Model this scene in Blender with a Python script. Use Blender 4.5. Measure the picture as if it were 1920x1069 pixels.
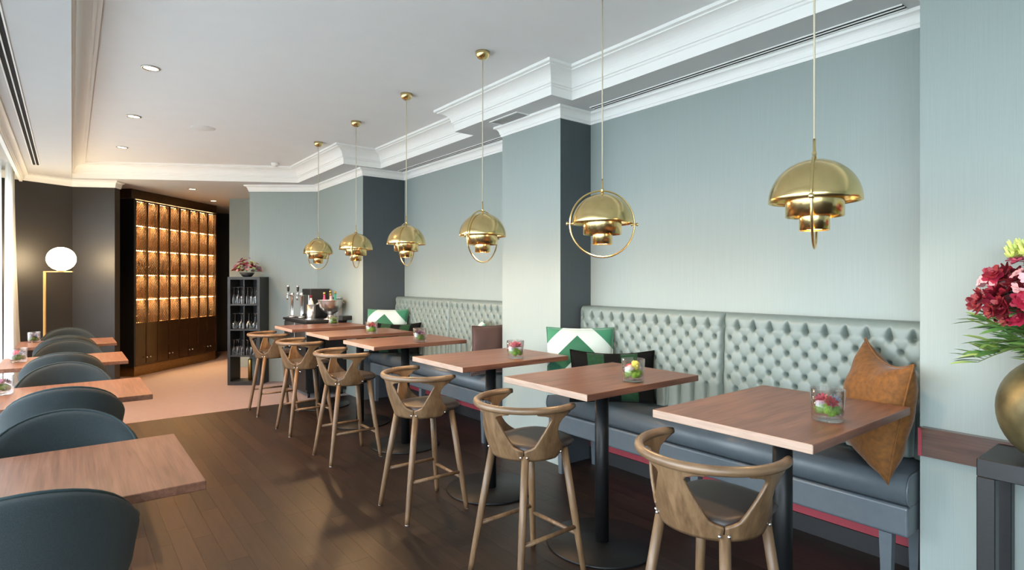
import bpy, bmesh, math, random
from mathutils import Vector, Matrix
for o in list(bpy.data.objects): bpy.data.objects.remove(o)
random.seed(7)
PI = math.pi
S = bpy.context.scene
COL = S.collection
# ---------------------------------------------------------------- camera
F_PX = 1064.0; YAW = math.atan((960-128)/F_PX); CAM_H = 1.45
cd = bpy.data.cameras.new('camera'); cam = bpy.data.objects.new('camera', cd); COL.objects.link(cam)
cam.location = (0, 0, CAM_H); cam.rotation_euler = (PI/2, 0, -YAW)
cd.sensor_width = 36; cd.lens = F_PX/1920*36; cd.shift_y = -9.5/1920; cd.clip_start = .02
S.camera = cam
# ---------------------------------------------------------------- sky, exposure
S.view_settings.view_transform = 'Standard'; S.view_settings.look = 'None'
S.view_settings.gamma = 1; S.view_settings.use_curve_mapping = False
S.view_settings.exposure = 1.0
S.cycles.caustics_reflective = False; S.cycles.caustics_refractive = False
W = bpy.data.worlds.new('overcast_sky'); S.world = W; W.use_nodes = True
bg = W.node_tree.nodes['Background']; bg.inputs[0].default_value = (.80, .91, 1.0, 1); bg.inputs[1].default_value = 5.6
# window portals: they only guide sampling of the sky through the window openings
for i, yc in enumerate((-1.5, 1.5, 4.5, 7.5)):
    ld = bpy.data.lights.new('window_portal', 'AREA'); ld.shape = 'RECTANGLE'; ld.size = 2.9; ld.size_y = 2.6
    ld.cycles.is_portal = True
    lo = bpy.data.objects.new('window_portal', ld); COL.objects.link(lo)
    lo.location = (-.80, yc, 1.36); lo.rotation_euler = (PI/2, 0, -PI/2)
FW = Vector((math.sin(YAW), math.cos(YAW), 0)); RT = Vector((math.cos(YAW), -math.sin(YAW), 0))

# ---------------------------------------------------------------- materials
M = {}
def nodes(name):
    m = bpy.data.materials.new(name); m.use_nodes = True
    return m, m.node_tree.nodes, m.node_tree.links, m.node_tree.nodes['Principled BSDF']
def mat(name, col, rough=.5, metal=0., var=0., scale=(8, 8, 8), bump=0., bscale=None, spec=.5, sheen=0., rnd=0., coat=0.):
    m, N, L, b = nodes(name)
    b.inputs['Roughness'].default_value = rough; b.inputs['Metallic'].default_value = metal
    b.inputs['Specular IOR Level'].default_value = spec
    if sheen: b.inputs['Sheen Weight'].default_value = sheen; b.inputs['Sheen Roughness'].default_value = .4
    if coat: b.inputs['Coat Weight'].default_value = coat; b.inputs['Coat Roughness'].default_value = .12
    c = (*col, 1); b.inputs['Base Color'].default_value = c
    if var or bump or rnd:
        tc = N.new('ShaderNodeTexCoord'); mp = N.new('ShaderNodeMapping'); mp.inputs['Scale'].default_value = scale
        L.new(tc.outputs['Object'], mp.inputs['Vector'])
        nz = N.new('ShaderNodeTexNoise'); nz.inputs['Detail'].default_value = 5; L.new(mp.outputs[0], nz.inputs['Vector'])
        cur = None
        if var:
            r = N.new('ShaderNodeValToRGB'); r.color_ramp.elements[0].position = .3; r.color_ramp.elements[1].position = .7
            r.color_ramp.elements[0].color = tuple(v*(1-var) for v in col)+(1,)
            r.color_ramp.elements[1].color = tuple(min(1, v*(1+var)) for v in col)+(1,)
            L.new(nz.outputs['Fac'], r.inputs[0]); cur = r.outputs[0]; L.new(cur, b.inputs['Base Color'])
        if rnd:
            oi = N.new('ShaderNodeObjectInfo'); mr = N.new('ShaderNodeMapRange')
            mr.inputs['To Min'].default_value = 1-rnd; mr.inputs['To Max'].default_value = 1+rnd
            L.new(oi.outputs['Random'], mr.inputs['Value'])
            mx = N.new('ShaderNodeVectorMath'); mx.operation = 'SCALE'
            if cur: L.new(cur, mx.inputs[0])
            else: mx.inputs[0].default_value = col
            L.new(mr.outputs[0], mx.inputs['Scale']); L.new(mx.outputs[0], b.inputs['Base Color'])
        if bump:
            if bscale:
                mp2 = N.new('ShaderNodeMapping'); mp2.inputs['Scale'].default_value = bscale; L.new(tc.outputs['Object'], mp2.inputs['Vector'])
                nz2 = N.new('ShaderNodeTexNoise'); nz2.inputs['Detail'].default_value = 3; L.new(mp2.outputs[0], nz2.inputs['Vector'])
            else: nz2 = nz
            bp = N.new('ShaderNodeBump'); bp.inputs['Strength'].default_value = bump; bp.inputs['Distance'].default_value = .01
            L.new(nz2.outputs['Fac'], bp.inputs['Height']); L.new(bp.outputs[0], b.inputs['Normal'])
    M[name] = m; return m
def wood(name, c1, c2, rough, scale, rnd=0., bump=.05, coat=0., spec=.5):
    m, N, L, b = nodes(name)
    b.inputs['Roughness'].default_value = rough; b.inputs['Specular IOR Level'].default_value = spec
    if coat: b.inputs['Coat Weight'].default_value = coat; b.inputs['Coat Roughness'].default_value = .15
    tc = N.new('ShaderNodeTexCoord'); oi = N.new('ShaderNodeObjectInfo')
    ad = N.new('ShaderNodeVectorMath'); ad.operation = 'ADD'
    ml = N.new('ShaderNodeMath'); ml.operation = 'MULTIPLY'; ml.inputs[1].default_value = 9.0
    L.new(oi.outputs['Random'], ml.inputs[0]); L.new(tc.outputs['Object'], ad.inputs[0]); L.new(ml.outputs[0], ad.inputs[1])
    mp = N.new('ShaderNodeMapping'); mp.inputs['Scale'].default_value = scale; L.new(ad.outputs[0], mp.inputs['Vector'])
    n1 = N.new('ShaderNodeTexNoise'); n1.inputs['Scale'].default_value = 1; n1.inputs['Detail'].default_value = 8; n1.inputs['Distortion'].default_value = .6
    L.new(mp.outputs[0], n1.inputs['Vector'])
    mp2 = N.new('ShaderNodeMapping'); mp2.inputs['Scale'].default_value = tuple(s*4 if s == max(scale) else s*1.3 for s in scale); L.new(ad.outputs[0], mp2.inputs['Vector'])
    n2 = N.new('ShaderNodeTexNoise'); n2.inputs['Scale'].default_value = 1; n2.inputs['Detail'].default_value = 4; L.new(mp2.outputs[0], n2.inputs['Vector'])
    av = N.new('ShaderNodeMath'); av.operation = 'MULTIPLY_ADD'; av.inputs[1].default_value = .35
    L.new(n2.outputs['Fac'], av.inputs[0])
    sc = N.new('ShaderNodeMath'); sc.operation = 'MULTIPLY'; sc.inputs[1].default_value = .65; L.new(n1.outputs['Fac'], sc.inputs[0]); L.new(sc.outputs[0], av.inputs[2])
    r = N.new('ShaderNodeValToRGB'); e = r.color_ramp.elements
    e[0].position = .34; e[0].color = (*c1, 1); e[1].position = .66; e[1].color = (*c2, 1)
    L.new(av.outputs[0], r.inputs[0]); out = r.outputs[0]
    if rnd:
        mr = N.new('ShaderNodeMapRange'); mr.inputs['To Min'].default_value = 1-rnd; mr.inputs['To Max'].default_value = 1+rnd
        L.new(oi.outputs['Random'], mr.inputs['Value'])
        mx = N.new('ShaderNodeVectorMath'); mx.operation = 'SCALE'; L.new(out, mx.inputs[0]); L.new(mr.outputs[0], mx.inputs['Scale']); out = mx.outputs[0]
    L.new(out, b.inputs['Base Color'])
    if bump:
        bp = N.new('ShaderNodeBump'); bp.inputs['Strength'].default_value = bump; bp.inputs['Distance'].default_value = .004
        L.new(av.outputs[0], bp.inputs['Height']); L.new(bp.outputs[0], b.inputs['Normal'])
    M[name] = m; return m
def glow(name, col, st):
    m, N, L, b = nodes(name)
    b.inputs['Base Color'].default_value = (*col, 1); b.inputs['Emission Color'].default_value = (*col, 1); b.inputs['Emission Strength'].default_value = st
    M[name] = m; return m
def clear(name, tint=(1, 1, 1), ior=1.45, gl=1.0):
    m, N, L, b = nodes(name); N.remove(b)
    t = N.new('ShaderNodeBsdfTransparent'); t.inputs[0].default_value = (*tint, 1)
    g = N.new('ShaderNodeBsdfGlossy'); g.inputs['Roughness'].default_value = .02
    fr = N.new('ShaderNodeLayerWeight'); fr.inputs[0].default_value = .28
    mu = N.new('ShaderNodeMath'); mu.operation = 'MULTIPLY'; mu.inputs[1].default_value = gl; L.new(fr.outputs['Facing'], mu.inputs[0])
    mx = N.new('ShaderNodeMixShader'); L.new(mu.outputs[0], mx.inputs[0]); L.new(t.outputs[0], mx.inputs[1]); L.new(g.outputs[0], mx.inputs[2])
    L.new(mx.outputs[0], N['Material Output'].inputs[0]); M[name] = m; return m
def sheer(name):
    m, N, L, b = nodes(name); N.remove(b)
    t = N.new('ShaderNodeBsdfTransparent'); d = N.new('ShaderNodeBsdfDiffuse'); d.inputs[0].default_value = (.85, .85, .82, 1)
    tr = N.new('ShaderNodeBsdfTranslucent'); tr.inputs[0].default_value = (.85, .86, .83, 1)
    m1 = N.new('ShaderNodeMixShader'); m1.inputs[0].default_value = .55; L.new(d.outputs[0], m1.inputs[1]); L.new(tr.outputs[0], m1.inputs[2])
    m2 = N.new('ShaderNodeMixShader'); m2.inputs[0].default_value = .75; L.new(t.outputs[0], m2.inputs[1]); L.new(m1.outputs[0], m2.inputs[2])
    L.new(m2.outputs[0], N['Material Output'].inputs[0]); M[name] = m; return m

mat('wall_sage', (.295, .345, .325), .62, var=.035, scale=(60, 60, .6), bump=.04, bscale=(160, 160, 3))
mat('wall_slate', (.066, .082, .092), .55, var=.06, scale=(60, 60, .6))
mat('wall_charcoal', (.022, .019, .0165), .42, var=.05, scale=(40, 40, .6))
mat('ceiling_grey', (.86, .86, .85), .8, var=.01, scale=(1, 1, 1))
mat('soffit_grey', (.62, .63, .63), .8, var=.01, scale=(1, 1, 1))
mat('plaster_white', (.92, .92, .89), .6)
mat('carpet', (.205, .150, .145), .95, var=.12, scale=(3, 14, 1), bump=.3, bscale=(250, 250, 250), sheen=.2)
wood('plank_wood', (.0085, .0044, .0030), (.024, .0120, .0076), .42, (38, 3.2, 10), rnd=.38, bump=.03, spec=.42)
mat('under_floor', (.01, .008, .007), .6)
wood('walnut_red', (.085, .034, .021), (.215, .095, .060), .36, (3.0, 26, 26), rnd=.06, bump=.02)
wood('walnut_edge_lit', (.33, .22, .16), (.43, .30, .225), .5, (3, 8, 60), bump=.02)  # paler walnut: daylight on the table edge put into the colour
wood('walnut_pale', (.092, .038, .021), (.205, .094, .056), .38, (48, 2.6, 48), rnd=.05, bump=.02)
wood('oak_smoked', (.088, .048, .022), (.195, .116, .058), .42, (24, 24, 3.0), rnd=.06, bump=.08)
wood('oak_rail', (.095, .055, .028), (.21, .13, .072), .36, (8, 8, 40), bump=.05)
wood('dado_wood', (.06, .028, .018), (.12, .06, .04), .25, (30, 3, 30), coat=.4)
mat('black_metal', (.006, .0065, .007), .42, 0, spec=.3)
mat('black_matte', (.011, .011, .012), .5)
mat('black_wood', (.010, .0108, .012), .45, var=.25, scale=(3, 3, 40))
mat('leather_brown', (.042, .033, .030), .42, bump=.1, scale=(120, 120, 120), var=.08)
mat('leather_slate', (.088, .106, .120), .36, var=.05, scale=(5, 5, 5), bump=.06, bscale=(220, 220, 220))
mat('leather_sage', (.170, .212, .194), .40, var=.03, scale=(5, 5, 5), bump=.05, bscale=(220, 220, 220))
mat('fabric_teal', (.0145, .0255, .029), .95, var=.6, scale=(190, 190, 90), bump=.6, bscale=(260, 260, 160), sheen=.16)
mat('piping_teal', (.012, .028, .032), .85)
mat('brass', (.78, .60, .28), .21, 1.0, var=.06, scale=(4, 4, 4))
mat('brass_dark', (.55, .38, .13), .33, 1.0)
mat('brass_lamp', (.60, .38, .14), .45, .3)
mat('chrome', (.78, .78, .78), .12, 1.0)
mat('steel', (.62, .61, .60), .28, 1.0)
mat('red_paint', (.30, .035, .05), .6)
mat('bronze', (.13, .075, .040), .22, .7, var=.15, scale=(10, 10, .8))
mat('bronze_header', (.10, .060, .025), .3, .6, var=.2, scale=(2, 2, 2))
mat('bronze_plinth', (.30, .175, .07), .32, .8, var=.2, scale=(3, 3, 20))
mat('cabinet_inside', (.62, .42, .21), .4)
mat('cabinet_side', (.012, .012, .014), .30)
mat('wire', (.028, .016, .007), .5, .2)
mat('velvet_mustard', (.150, .056, .006), .8, var=.3, scale=(9, 9, 9), bump=.15, sheen=.12)
mat('velvet_black', (.003, .0035, .0035), .9, spec=.15)
mat('velvet_green', (.010, .042, .018), .85, sheen=.08, var=.2, spec=.2)
mat('velvet_brown', (.085, .045, .038), .7, sheen=.3)
mat('leaf', (.13, .27, .07), .5, rnd=.35)
mat('leaf_pale', (.30, .45, .12), .5, rnd=.3)
mat('leaf_dark', (.04, .10, .035), .5, rnd=.4)
mat('moss', (.20, .55, .03), .8, var=.5, scale=(90, 90, 90), bump=.8)
mat('moss_dark', (.10, .26, .03), .8, var=.5, scale=(90, 90, 90), bump=.8)
for n, c in dict(red=(.19, .007, .016), crimson=(.33, .013, .04), pink=(.72, .20, .30), rose=(.60, .06, .14), blush=(.72, .38, .40), yellow=(.75, .72, .12),
                 lime=(.66, .74, .22), violet=(.055, .02, .09), blue=(.28, .42, .62), white=(.72, .72, .68), mauve=(.40, .16, .30), teal=(.05, .35, .25), orange=(.8, .3, .1)).items():
    mat('petal_'+n, c, .55, rnd=.25)
mat('berry', (.01, .012, .02), .2)
mat('stem', (.13, .18, .05), .6)
mat('vase_gold', (.15, .125, .060), .42, .6, var=.35, scale=(3, 3, 3))
mat('label_white', (.8, .8, .78), .6)
mat('green_glass', (.02, .09, .04), .1)
mat('dark_gap', (.004, .004, .004), .9)
mat('bounce_ground', (.36, .375, .37), .9, var=.1)
mat('cord_gold', (.62, .54, .38), .5)
glow('globe_light', (1.0, .76, .46), 22.0)
glow('strip_light', (1.0, .70, .36), 12.0)
glow('bulb_light', (1.0, .70, .36), 24.0)
glow('downlight_glow', (1.0, .80, .52), 5.0)
glow('transom_glow', (1.0, .50, .20), .16)
clear('glass_clear'); clear('glass_window', gl=.6); clear('glass_cab', tint=(.95, .9, .82), gl=.5)
sheer('sheer_curtain')
def chevron():
    m, N, L, b = nodes('velvet_chevron'); b.inputs['Roughness'].default_value = .8; b.inputs['Sheen Weight'].default_value = .25
    tc = N.new('ShaderNodeTexCoord'); sp = N.new('ShaderNodeSeparateXYZ'); L.new(tc.outputs['Object'], sp.inputs[0])
    def mth(op, a, bb=None):
        n = N.new('ShaderNodeMath'); n.operation = op
        for i, v in enumerate((a, bb)):
            if v is None: continue
            if isinstance(v, (int, float)): n.inputs[i].default_value = v
            else: L.new(v, n.inputs[i])
        return n.outputs[0]
    ax = mth('ABSOLUTE', mth('ADD', sp.outputs['X'], .02)); f = mth('ADD', mth('MULTIPLY', mth('ADD', sp.outputs['Z'], ax), 2.0), .5)
    r = N.new('ShaderNodeValToRGB'); r.color_ramp.interpolation = 'CONSTANT'; L.new(f, r.inputs[0])
    gd = (.012, .11, .055, 1); gl_ = (.022, .17, .09, 1); wh = (.46, .56, .54, 1)
    e = r.color_ramp.elements; e[0].position = 0; e[0].color = gd; e[1].position = .2; e[1].color = wh
    for p, c in ((.55, gd), (.86, wh)):
        q = e.new(p); q.color = c
    # corners beyond the white band are green again
    gt = mth('GREATER_THAN', f, 1.2)
    mx = N.new('ShaderNodeMix'); mx.data_type = 'RGBA'; L.new(gt, mx.inputs['Factor']); L.new(r.outputs[0], mx.inputs['A']); mx.inputs['B'].default_value = gl_
    L.new(mx.outputs['Result'], b.inputs['Base Color']); M['velvet_chevron'] = m
chevron()

# ---------------------------------------------------------------- mesh helpers
def box(bm, a, b, mi=0, taper=None):
    x0, y0, z0 = a; x1, y1, z1 = b
    v = [bm.verts.new(p) for p in ((x0, y0, z0), (x1, y0, z0), (x1, y1, z0), (x0, y1, z0), (x0, y0, z1), (x1, y0, z1), (x1, y1, z1), (x0, y1, z1))]
    fs = [bm.faces.new([v[i] for i in q]) for q in ((3, 2, 1, 0), (4, 5, 6, 7), (0, 1, 5, 4), (1, 2, 6, 5), (2, 3, 7, 6), (3, 0, 4, 7))]
    for f in fs: f.material_index = mi
    return fs
def bbox(a, b, bev=.004, seg=2):
    bm = bmesh.new(); box(bm, a, b)
    if bev: bmesh.ops.bevel(bm, geom=bm.edges[:], offset=bev, segments=seg, affect='EDGES', profile=.5)
    return bm
def nb(): return bmesh.new()
def prism(bm, pts, z0, z1, mi=0):
    lo = [bm.verts.new((x, y, z0)) for x, y in pts]; hi = [bm.verts.new((x, y, z1)) for x, y in pts]; n = len(pts)
    fs = [bm.faces.new(lo[::-1]), bm.faces.new(hi)]
    for i in range(n): fs.append(bm.faces.new((lo[i], lo[(i+1) % n], hi[(i+1) % n], hi[i])))
    for f in fs: f.material_index = mi
    bmesh.ops.recalc_face_normals(bm, faces=fs); return fs
def lathe(bm, prof, n=24, c=(0, 0, 0), smooth=True):
    rings = []
    for r, z in prof:
        if r < 1e-5: rings.append([bm.verts.new((c[0], c[1], c[2]+z))])
        else: rings.append([bm.verts.new((c[0]+r*math.cos(2*PI*i/n), c[1]+r*math.sin(2*PI*i/n), c[2]+z)) for i in range(n)])
    for a, b in zip(rings, rings[1:]):
        for i in range(n):
            j = (i+1) % n
            if len(a) == 1 and len(b) == 1: continue
            if len(a) == 1: f = bm.faces.new((a[0], b[j], b[i]))
            elif len(b) == 1: f = bm.faces.new((a[i], a[j], b[0]))
            else: f = bm.faces.new((a[i], a[j], b[j], b[i]))
            f.smooth = smooth
def tube(bm, path, r, n=8, closed=False, cap=True):
    P = [Vector(p) for p in path]; m = len(P); R = r if isinstance(r, (list, tuple)) else [r]*m
    rings = []; up = None
    for i in range(m):
        if closed: t = P[(i+1) % m]-P[i-1]
        else: t = P[min(i+1, m-1)]-P[max(i-1, 0)]
        t.normalize()
        if up is None:
            up = Vector((0, 0, 1)) if abs(t.z) < .9 else Vector((1, 0, 0))
        u = t.cross(up)
        if u.length < 1e-6: u = t.cross(Vector((0, 1, 0)))
        u.normalize(); w = u.cross(t); up = w
        rings.append([bm.verts.new(P[i]+(u*math.cos(2*PI*k/n)+w*math.sin(2*PI*k/n))*R[i]) for k in range(n)])
    for i in range(m if closed else m-1):
        a, b = rings[i], rings[(i+1) % m]
        for k in range(n):
            f = bm.faces.new((a[k], a[(k+1) % n], b[(k+1) % n], b[k])); f.smooth = True
    if cap and not closed:
        bm.faces.new(rings[0][::-1]); bm.faces.new(rings[-1])
def sphere(bm, c, r, nu=12, nv=8, sq=(1, 1, 1)):
    prof = [(math.sin(PI*i/nv), -math.cos(PI*i/nv)) for i in range(nv+1)]
    rings = []
    for rr, z in prof:
        if rr < 1e-5: rings.append([bm.verts.new((c[0], c[1], c[2]+z*r*sq[2]))])
        else: rings.append([bm.verts.new((c[0]+rr*r*sq[0]*math.cos(2*PI*i/nu), c[1]+rr*r*sq[1]*math.sin(2*PI*i/nu), c[2]+z*r*sq[2])) for i in range(nu)])
    for a, b in zip(rings, rings[1:]):
        for i in range(nu):
            j = (i+1) % nu
            if len(a) == 1: f = bm.faces.new((a[0], b[j], b[i]))
            elif len(b) == 1: f = bm.faces.new((a[i], a[j], b[0]))
            else: f = bm.faces.new((a[i], a[j], b[j], b[i]))
            f.smooth = True
def grid(bm, fn, nu, nv, wrap=False, smooth=True):
    g = [[bm.verts.new(fn(i/nu, j/nv)) for j in range(nv+1)] for i in range(nu+1 if not wrap else nu)]
    for i in range(nu):
        for j in range(nv):
            a = g[i]; b = g[(i+1) % len(g)]
            f = bm.faces.new((a[j], b[j], b[j+1], a[j+1])); f.smooth = smooth
    return g
def pillow(bm, n, pos, nrm, th):
    """closed two-sided body: front and back sheets share their border"""
    fr = {}; bk = {}
    for i in range(n+1):
        for j in range(n+1):
            s = -1+2*i/n; t = -1+2*j/n
            p = Vector(pos(s, t)); q = Vector(nrm(s, t)); h = th(s, t)
            if i in (0, n) or j in (0, n):
                v = bm.verts.new(p); fr[i, j] = bk[i, j] = v
            else:
                fr[i, j] = bm.verts.new(p+q*h); bk[i, j] = bm.verts.new(p-q*h)
    for i in range(n):
        for j in range(n):
            k = ((i, j), (i+1, j), (i+1, j+1), (i, j+1))
            f = bm.faces.new([fr[a] for a in k]); f.smooth = True
            f = bm.faces.new([bk[a] for a in k[::-1]]); f.smooth = True
def sqc(s, t, k):
    """square -> rounded square, k=1 gives a circle"""
    return s*math.sqrt(1-k*t*t/2), t*math.sqrt(1-k*s*s/2)
def obj(name, bm, mats, parent=None, loc=None, rot=None, recalc=True):
    if isinstance(bm, bmesh.types.BMesh):
        if recalc: bmesh.ops.recalc_face_normals(bm, faces=bm.faces[:])
        me = bpy.data.meshes.new(name); bm.to_mesh(me); bm.free()
        for m in ([mats] if isinstance(mats, str) else mats): me.materials.append(M[m])
    else: me = bm
    o = bpy.data.objects.new(name, me); COL.objects.link(o)
    if parent: o.parent = parent
    if loc: o.location = loc
    if rot: o.rotation_euler = rot
    return o
def tag(o, label=None, cat=None, group=None, kind=None):
    if label: o['label'] = label
    if cat: o['category'] = cat
    if group: o['group'] = group
    if kind: o['kind'] = kind
    return o
def thing(name, label, cat, loc=(0, 0, 0), rz=0, group=None):
    o = bpy.data.objects.new(name, None); COL.objects.link(o); o.location = loc; o.rotation_euler = (0, 0, rz); o.empty_display_size = .1
    return tag(o, label, cat, group)
def dup(o, parent=None):
    c = o.copy(); COL.objects.link(c)
    if parent: c.parent = parent
    for ch in list(o.children): dup(ch, c)
    return c
def put(o, loc, rz=0, label=None):
    o.location = loc; o.rotation_euler = (0, 0, rz)
    if label: o['label'] = label
    return o
def struct(name, bm, mats, parent=None, label=None):
    o = obj(name, bm, mats, parent)
    if not parent: o['kind'] = 'structure'
    if label: o['label'] = label
    return o
def sweep(bm, path, prof, closed, side=1):
    """prof = (offset to the left of travel * side, z)"""
    P = [Vector((x, y)) for x, y in path]; n = len(P); rings = []
    for i in range(n):
        if closed or 0 < i < n-1:
            d0 = (P[i]-P[i-1]).normalized(); d1 = (P[(i+1) % n]-P[i]).normalized()
        elif i == 0: d0 = d1 = (P[1]-P[0]).normalized()
        else: d0 = d1 = (P[-1]-P[-2]).normalized()
        n0 = Vector((-d0.y, d0.x))*side; n1 = Vector((-d1.y, d1.x))*side
        m = (n0+n1); m = m/max(.15, m.length_squared/2)
        rings.append([bm.verts.new((P[i].x+m.x*o, P[i].y+m.y*o, z)) for o, z in prof])
    for i in range(n if closed else n-1):
        a, b = rings[i], rings[(i+1) % n]
        for k in range(len(prof)-1): bm.faces.new((a[k], b[k], b[k+1], a[k+1]))
    if not closed:
        for r in (rings[0], rings[-1]):
            try: bm.faces.new(r)
            except ValueError: pass

# ================================================================ SETTING
ZS, ZC, ZW = 2.80, 3.00, 2.71       # soffit, ceiling, underside of the wall crown
# --- floor
bm = nb(); box(bm, (-.95, -3.1, -.06), (3.6, 6.9, -.006)); floor = struct('floor', bm, 'under_floor', label='dark stained wooden plank floor')
PW, PL = .1, .8
rnd = random.Random(3); pm = {}
def plank_mesh(w, l):
    k = (round(w, 3), round(l, 3))
    if k not in pm:
        b_ = nb(); g = .0004
        box(b_, (g, g, -.006), (w-g, l-g, 0))
        me = bpy.data.meshes.new('plank'); bmesh.ops.recalc_face_normals(b_, faces=b_.faces[:]); b_.to_mesh(me); b_.free(); me.materials.append(M['plank_wood']); pm[k] = me
    return pm[k]
rest = nb()
nrow = int(round((3.35-(-.85))/PW))
for r in range(nrow):
    x = -.85+r*PW; y = -3.0-round(rnd.random()*4)*.2
    while y < 6.9-.01:
        y0 = max(y, -3.05); l = min(y+PL, 6.9)-y0; y += PL
        if l < .05: continue
        if x > .24 and y0+l > .75: obj('plank', plank_mesh(PW, l), None, floor, (x, y0, 0))
        else: box(rest, (x+.001, y0+.001, -.006), (x+PW-.001, y0+l-.001, 0))
tag(obj('planks', rest, 'plank_wood', floor), kind='stuff')
bm = nb(); box(bm, (-.95, 6.9, -.06), (3.6, 12.8, .001)); struct('floor_carpet', bm, 'carpet', label='dusty pink carpet beyond the plank floor')
# --- walls on the right with pillars; near sides of the pillars are painted slate
def wallbox(name, a, b, faces_mat={}, base='wall_sage', label=None):
    bm = nb(); fs = box(bm, a, b)
    for k, mi in faces_mat.items(): fs[k].material_index = mi
    return struct(name, bm, [base, 'wall_slate'], label=label)
wallbox('wall_right_near', (3.0, -3.1, 0), (3.6, .875, 2.81), label='pale sage painted wall with a dado rail')
wallbox('wall_right_alcove', (3.356, .875, 0), (3.6, 3.25, 2.81), label='sage wallpapered alcove wall behind the banquette')
wallbox('wall_right_pillar', (3.02, 3.25, 0), (3.6, 4.0, 2.81), {2: 1}, label='sage pillar with a slate side between the banquettes')
wallbox('wall_right_far_alcove', (3.356, 4.0, 0), (3.6, 6.5, 2.81), label='sage alcove wall behind the far banquette')
wallbox('wall_right_pier', (2.80, 6.5, 0), (3.6, 8.09, 2.81), {2: 1}, label='sage pier with a slate side behind the sideboard')
def wallseg(name, p, q, th, mt, z1=2.81, label=None, z0=0):
    p = Vector(p); q = Vector(q); d = (q-p).normalized(); n = Vector((-d.y, d.x))*th
    bm = nb(); prism(bm, [tuple(p), tuple(q), tuple(q+n), tuple(p+n)], z0, z1); return struct(name, bm, mt, label=label)
E1 = (2.038, 8.686)
wallseg('wall_far', E1, (2.80, 8.09), .14, 'wall_sage', label='sage wall behind the glassware shelf')
wallseg('wall_corridor', (2.113, 10.344), (2.95, 9.69), .25, 'wall_sage', label='blue grey wall in the corridor')
wallseg('wall_far_left', (-.95, 9.222), (.045, 9.70), .14, 'wall_charcoal', label='charcoal wall behind the globe floor lamp')
wallseg('wall_far_left_pier', (.045, 9.70), (.5, 9.454), .14, 'wall_charcoal', label='charcoal wall pier beside the wine cabinet')
bm = nb(); box(bm, (-.95, -3.2, 0), (3.6, -3.05, 3.05)); struct('wall_back', bm, 'wall_sage', label='sage wall behind the viewer')
bm = nb(); box(bm, (-.95, 12.7, 0), (3.6, 12.85, 3.05)); struct('wall_shell_end', bm, 'wall_charcoal', label='unseen dark shell closing the corridor to the sky')  # unseen outer shell, added to keep sky light out
bm = nb(); box(bm, (3.45, 8.09, 0), (3.6, 12.8, 3.05)); struct('wall_shell_right', bm, 'wall_charcoal', label='unseen dark shell on the right of the corridor')  # unseen side shell, added to shut out the sky light
bm = nb(); box(bm, (-.95, 9.0, 0), (-.80, 12.8, 3.05)); struct('wall_left_far', bm, 'wall_charcoal', label='dark end of the window wall')
# dark lining and lit transom seen past the cabinet
d0 = 11.95; c0 = FW*d0
pA = c0+RT*((403-960)/F_PX*d0); pB = c0+RT*((452-960)/F_PX*d0)
wallseg('wall_corridor_lining', (pA.x, pA.y), (pB.x, pB.y), .1, 'wall_charcoal', 2.80, label='dark brown wall past the wine cabinet')
pa = c0-FW*.012+RT*((415.5-960)/F_PX*d0); pb = c0-FW*.012+RT*((440-960)/F_PX*d0)
bm = nb(); prism(bm, [(pa.x, pa.y), (pb.x, pb.y), (pb.x+FW.x*.012, pb.y+FW.y*.012), (pa.x+FW.x*.012, pa.y+FW.y*.012)], 2.40, 2.72)
struct('window_5', bm, 'transom_glow', label='small amber lit transom panel past the cabinet')
# --- ceiling, soffit, cove
hole = [(-.012, -2.4), (2.98, -2.4), (2.98, 3.08), (2.77, 3.08), (2.77, 4.395), (2.98, 4.395), (2.98, 6.39), (2.515, 6.39), (2.515, 8.03), (.035, 9.50)]
bm = nb()
ov = [bm.verts.new((x, y, ZS)) for x, y in ((-.95, -3.1), (3.6, -3.1), (3.6, 12.8), (-.95, 12.8))]
iv = [bm.verts.new((x, y, ZS)) for x, y in hole]
ed = [bm.edges.new((l[i], l[(i+1) % len(l)])) for l in (ov, iv) for i in range(len(l))]
bmesh.ops.triangle_fill(bm, use_beauty=True, edges=ed)
for f in bm.faces:
    if f.normal.z > 0: f.normal_flip()
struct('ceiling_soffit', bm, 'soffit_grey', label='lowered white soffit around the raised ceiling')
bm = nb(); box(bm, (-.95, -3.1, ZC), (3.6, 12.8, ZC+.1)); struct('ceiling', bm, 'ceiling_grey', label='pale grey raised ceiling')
prof = [(0, ZS-.001), (0, ZS+.062), (.010, ZS+.066), (.012, ZS+.078), (.022, ZS+.08)]
for i in range(1, 9):
    t = i/8*PI/2; prof.append((.022+.092*(1-math.cos(t)), ZS+.08+.088*math.sin(t)))
prof += [(.114, ZS+.176), (.138, ZS+.180), (.138, ZC+.001)]
bm = nb(); sweep(bm, hole, prof, True, 1); struct('trim_cove', bm, 'plaster_white', label='white moulded cove between soffit and ceiling')
crown = [(0, ZW), (.010, ZW), (.012, ZW+.018), (.018, ZW+.022)]
for i in range(1, 6):
    t = i/5*PI/2; crown.append((.018+.034*(1-math.cos(t)), ZW+.022+.048*math.sin(t)))
crown += [(.058, ZW+.072), (.058, ZS+.001), (0, ZS+.001)]
bm = nb(); sweep(bm, [(3.0, -3), (3.0, .875), (3.356, .875), (3.356, 3.25), (3.02, 3.25), (3.02, 4.0), (3.356, 4.0), (3.356, 6.5), (2.80, 6.5), (2.80, 8.09), E1, (E1[0]+.09, E1[1]+.115)], crown, False, 1)
struct('trim_crown_right', bm, 'plaster_white', label='white crown moulding along the sage walls')
bm = nb(); sweep(bm, [(.5+.07, 9.454+.12), (.5, 9.454), (.045, 9.70), (-.75, 9.318)], crown, False, 1)
struct('trim_crown_far', bm, 'plaster_white', label='white crown moulding on the charcoal walls')
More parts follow.
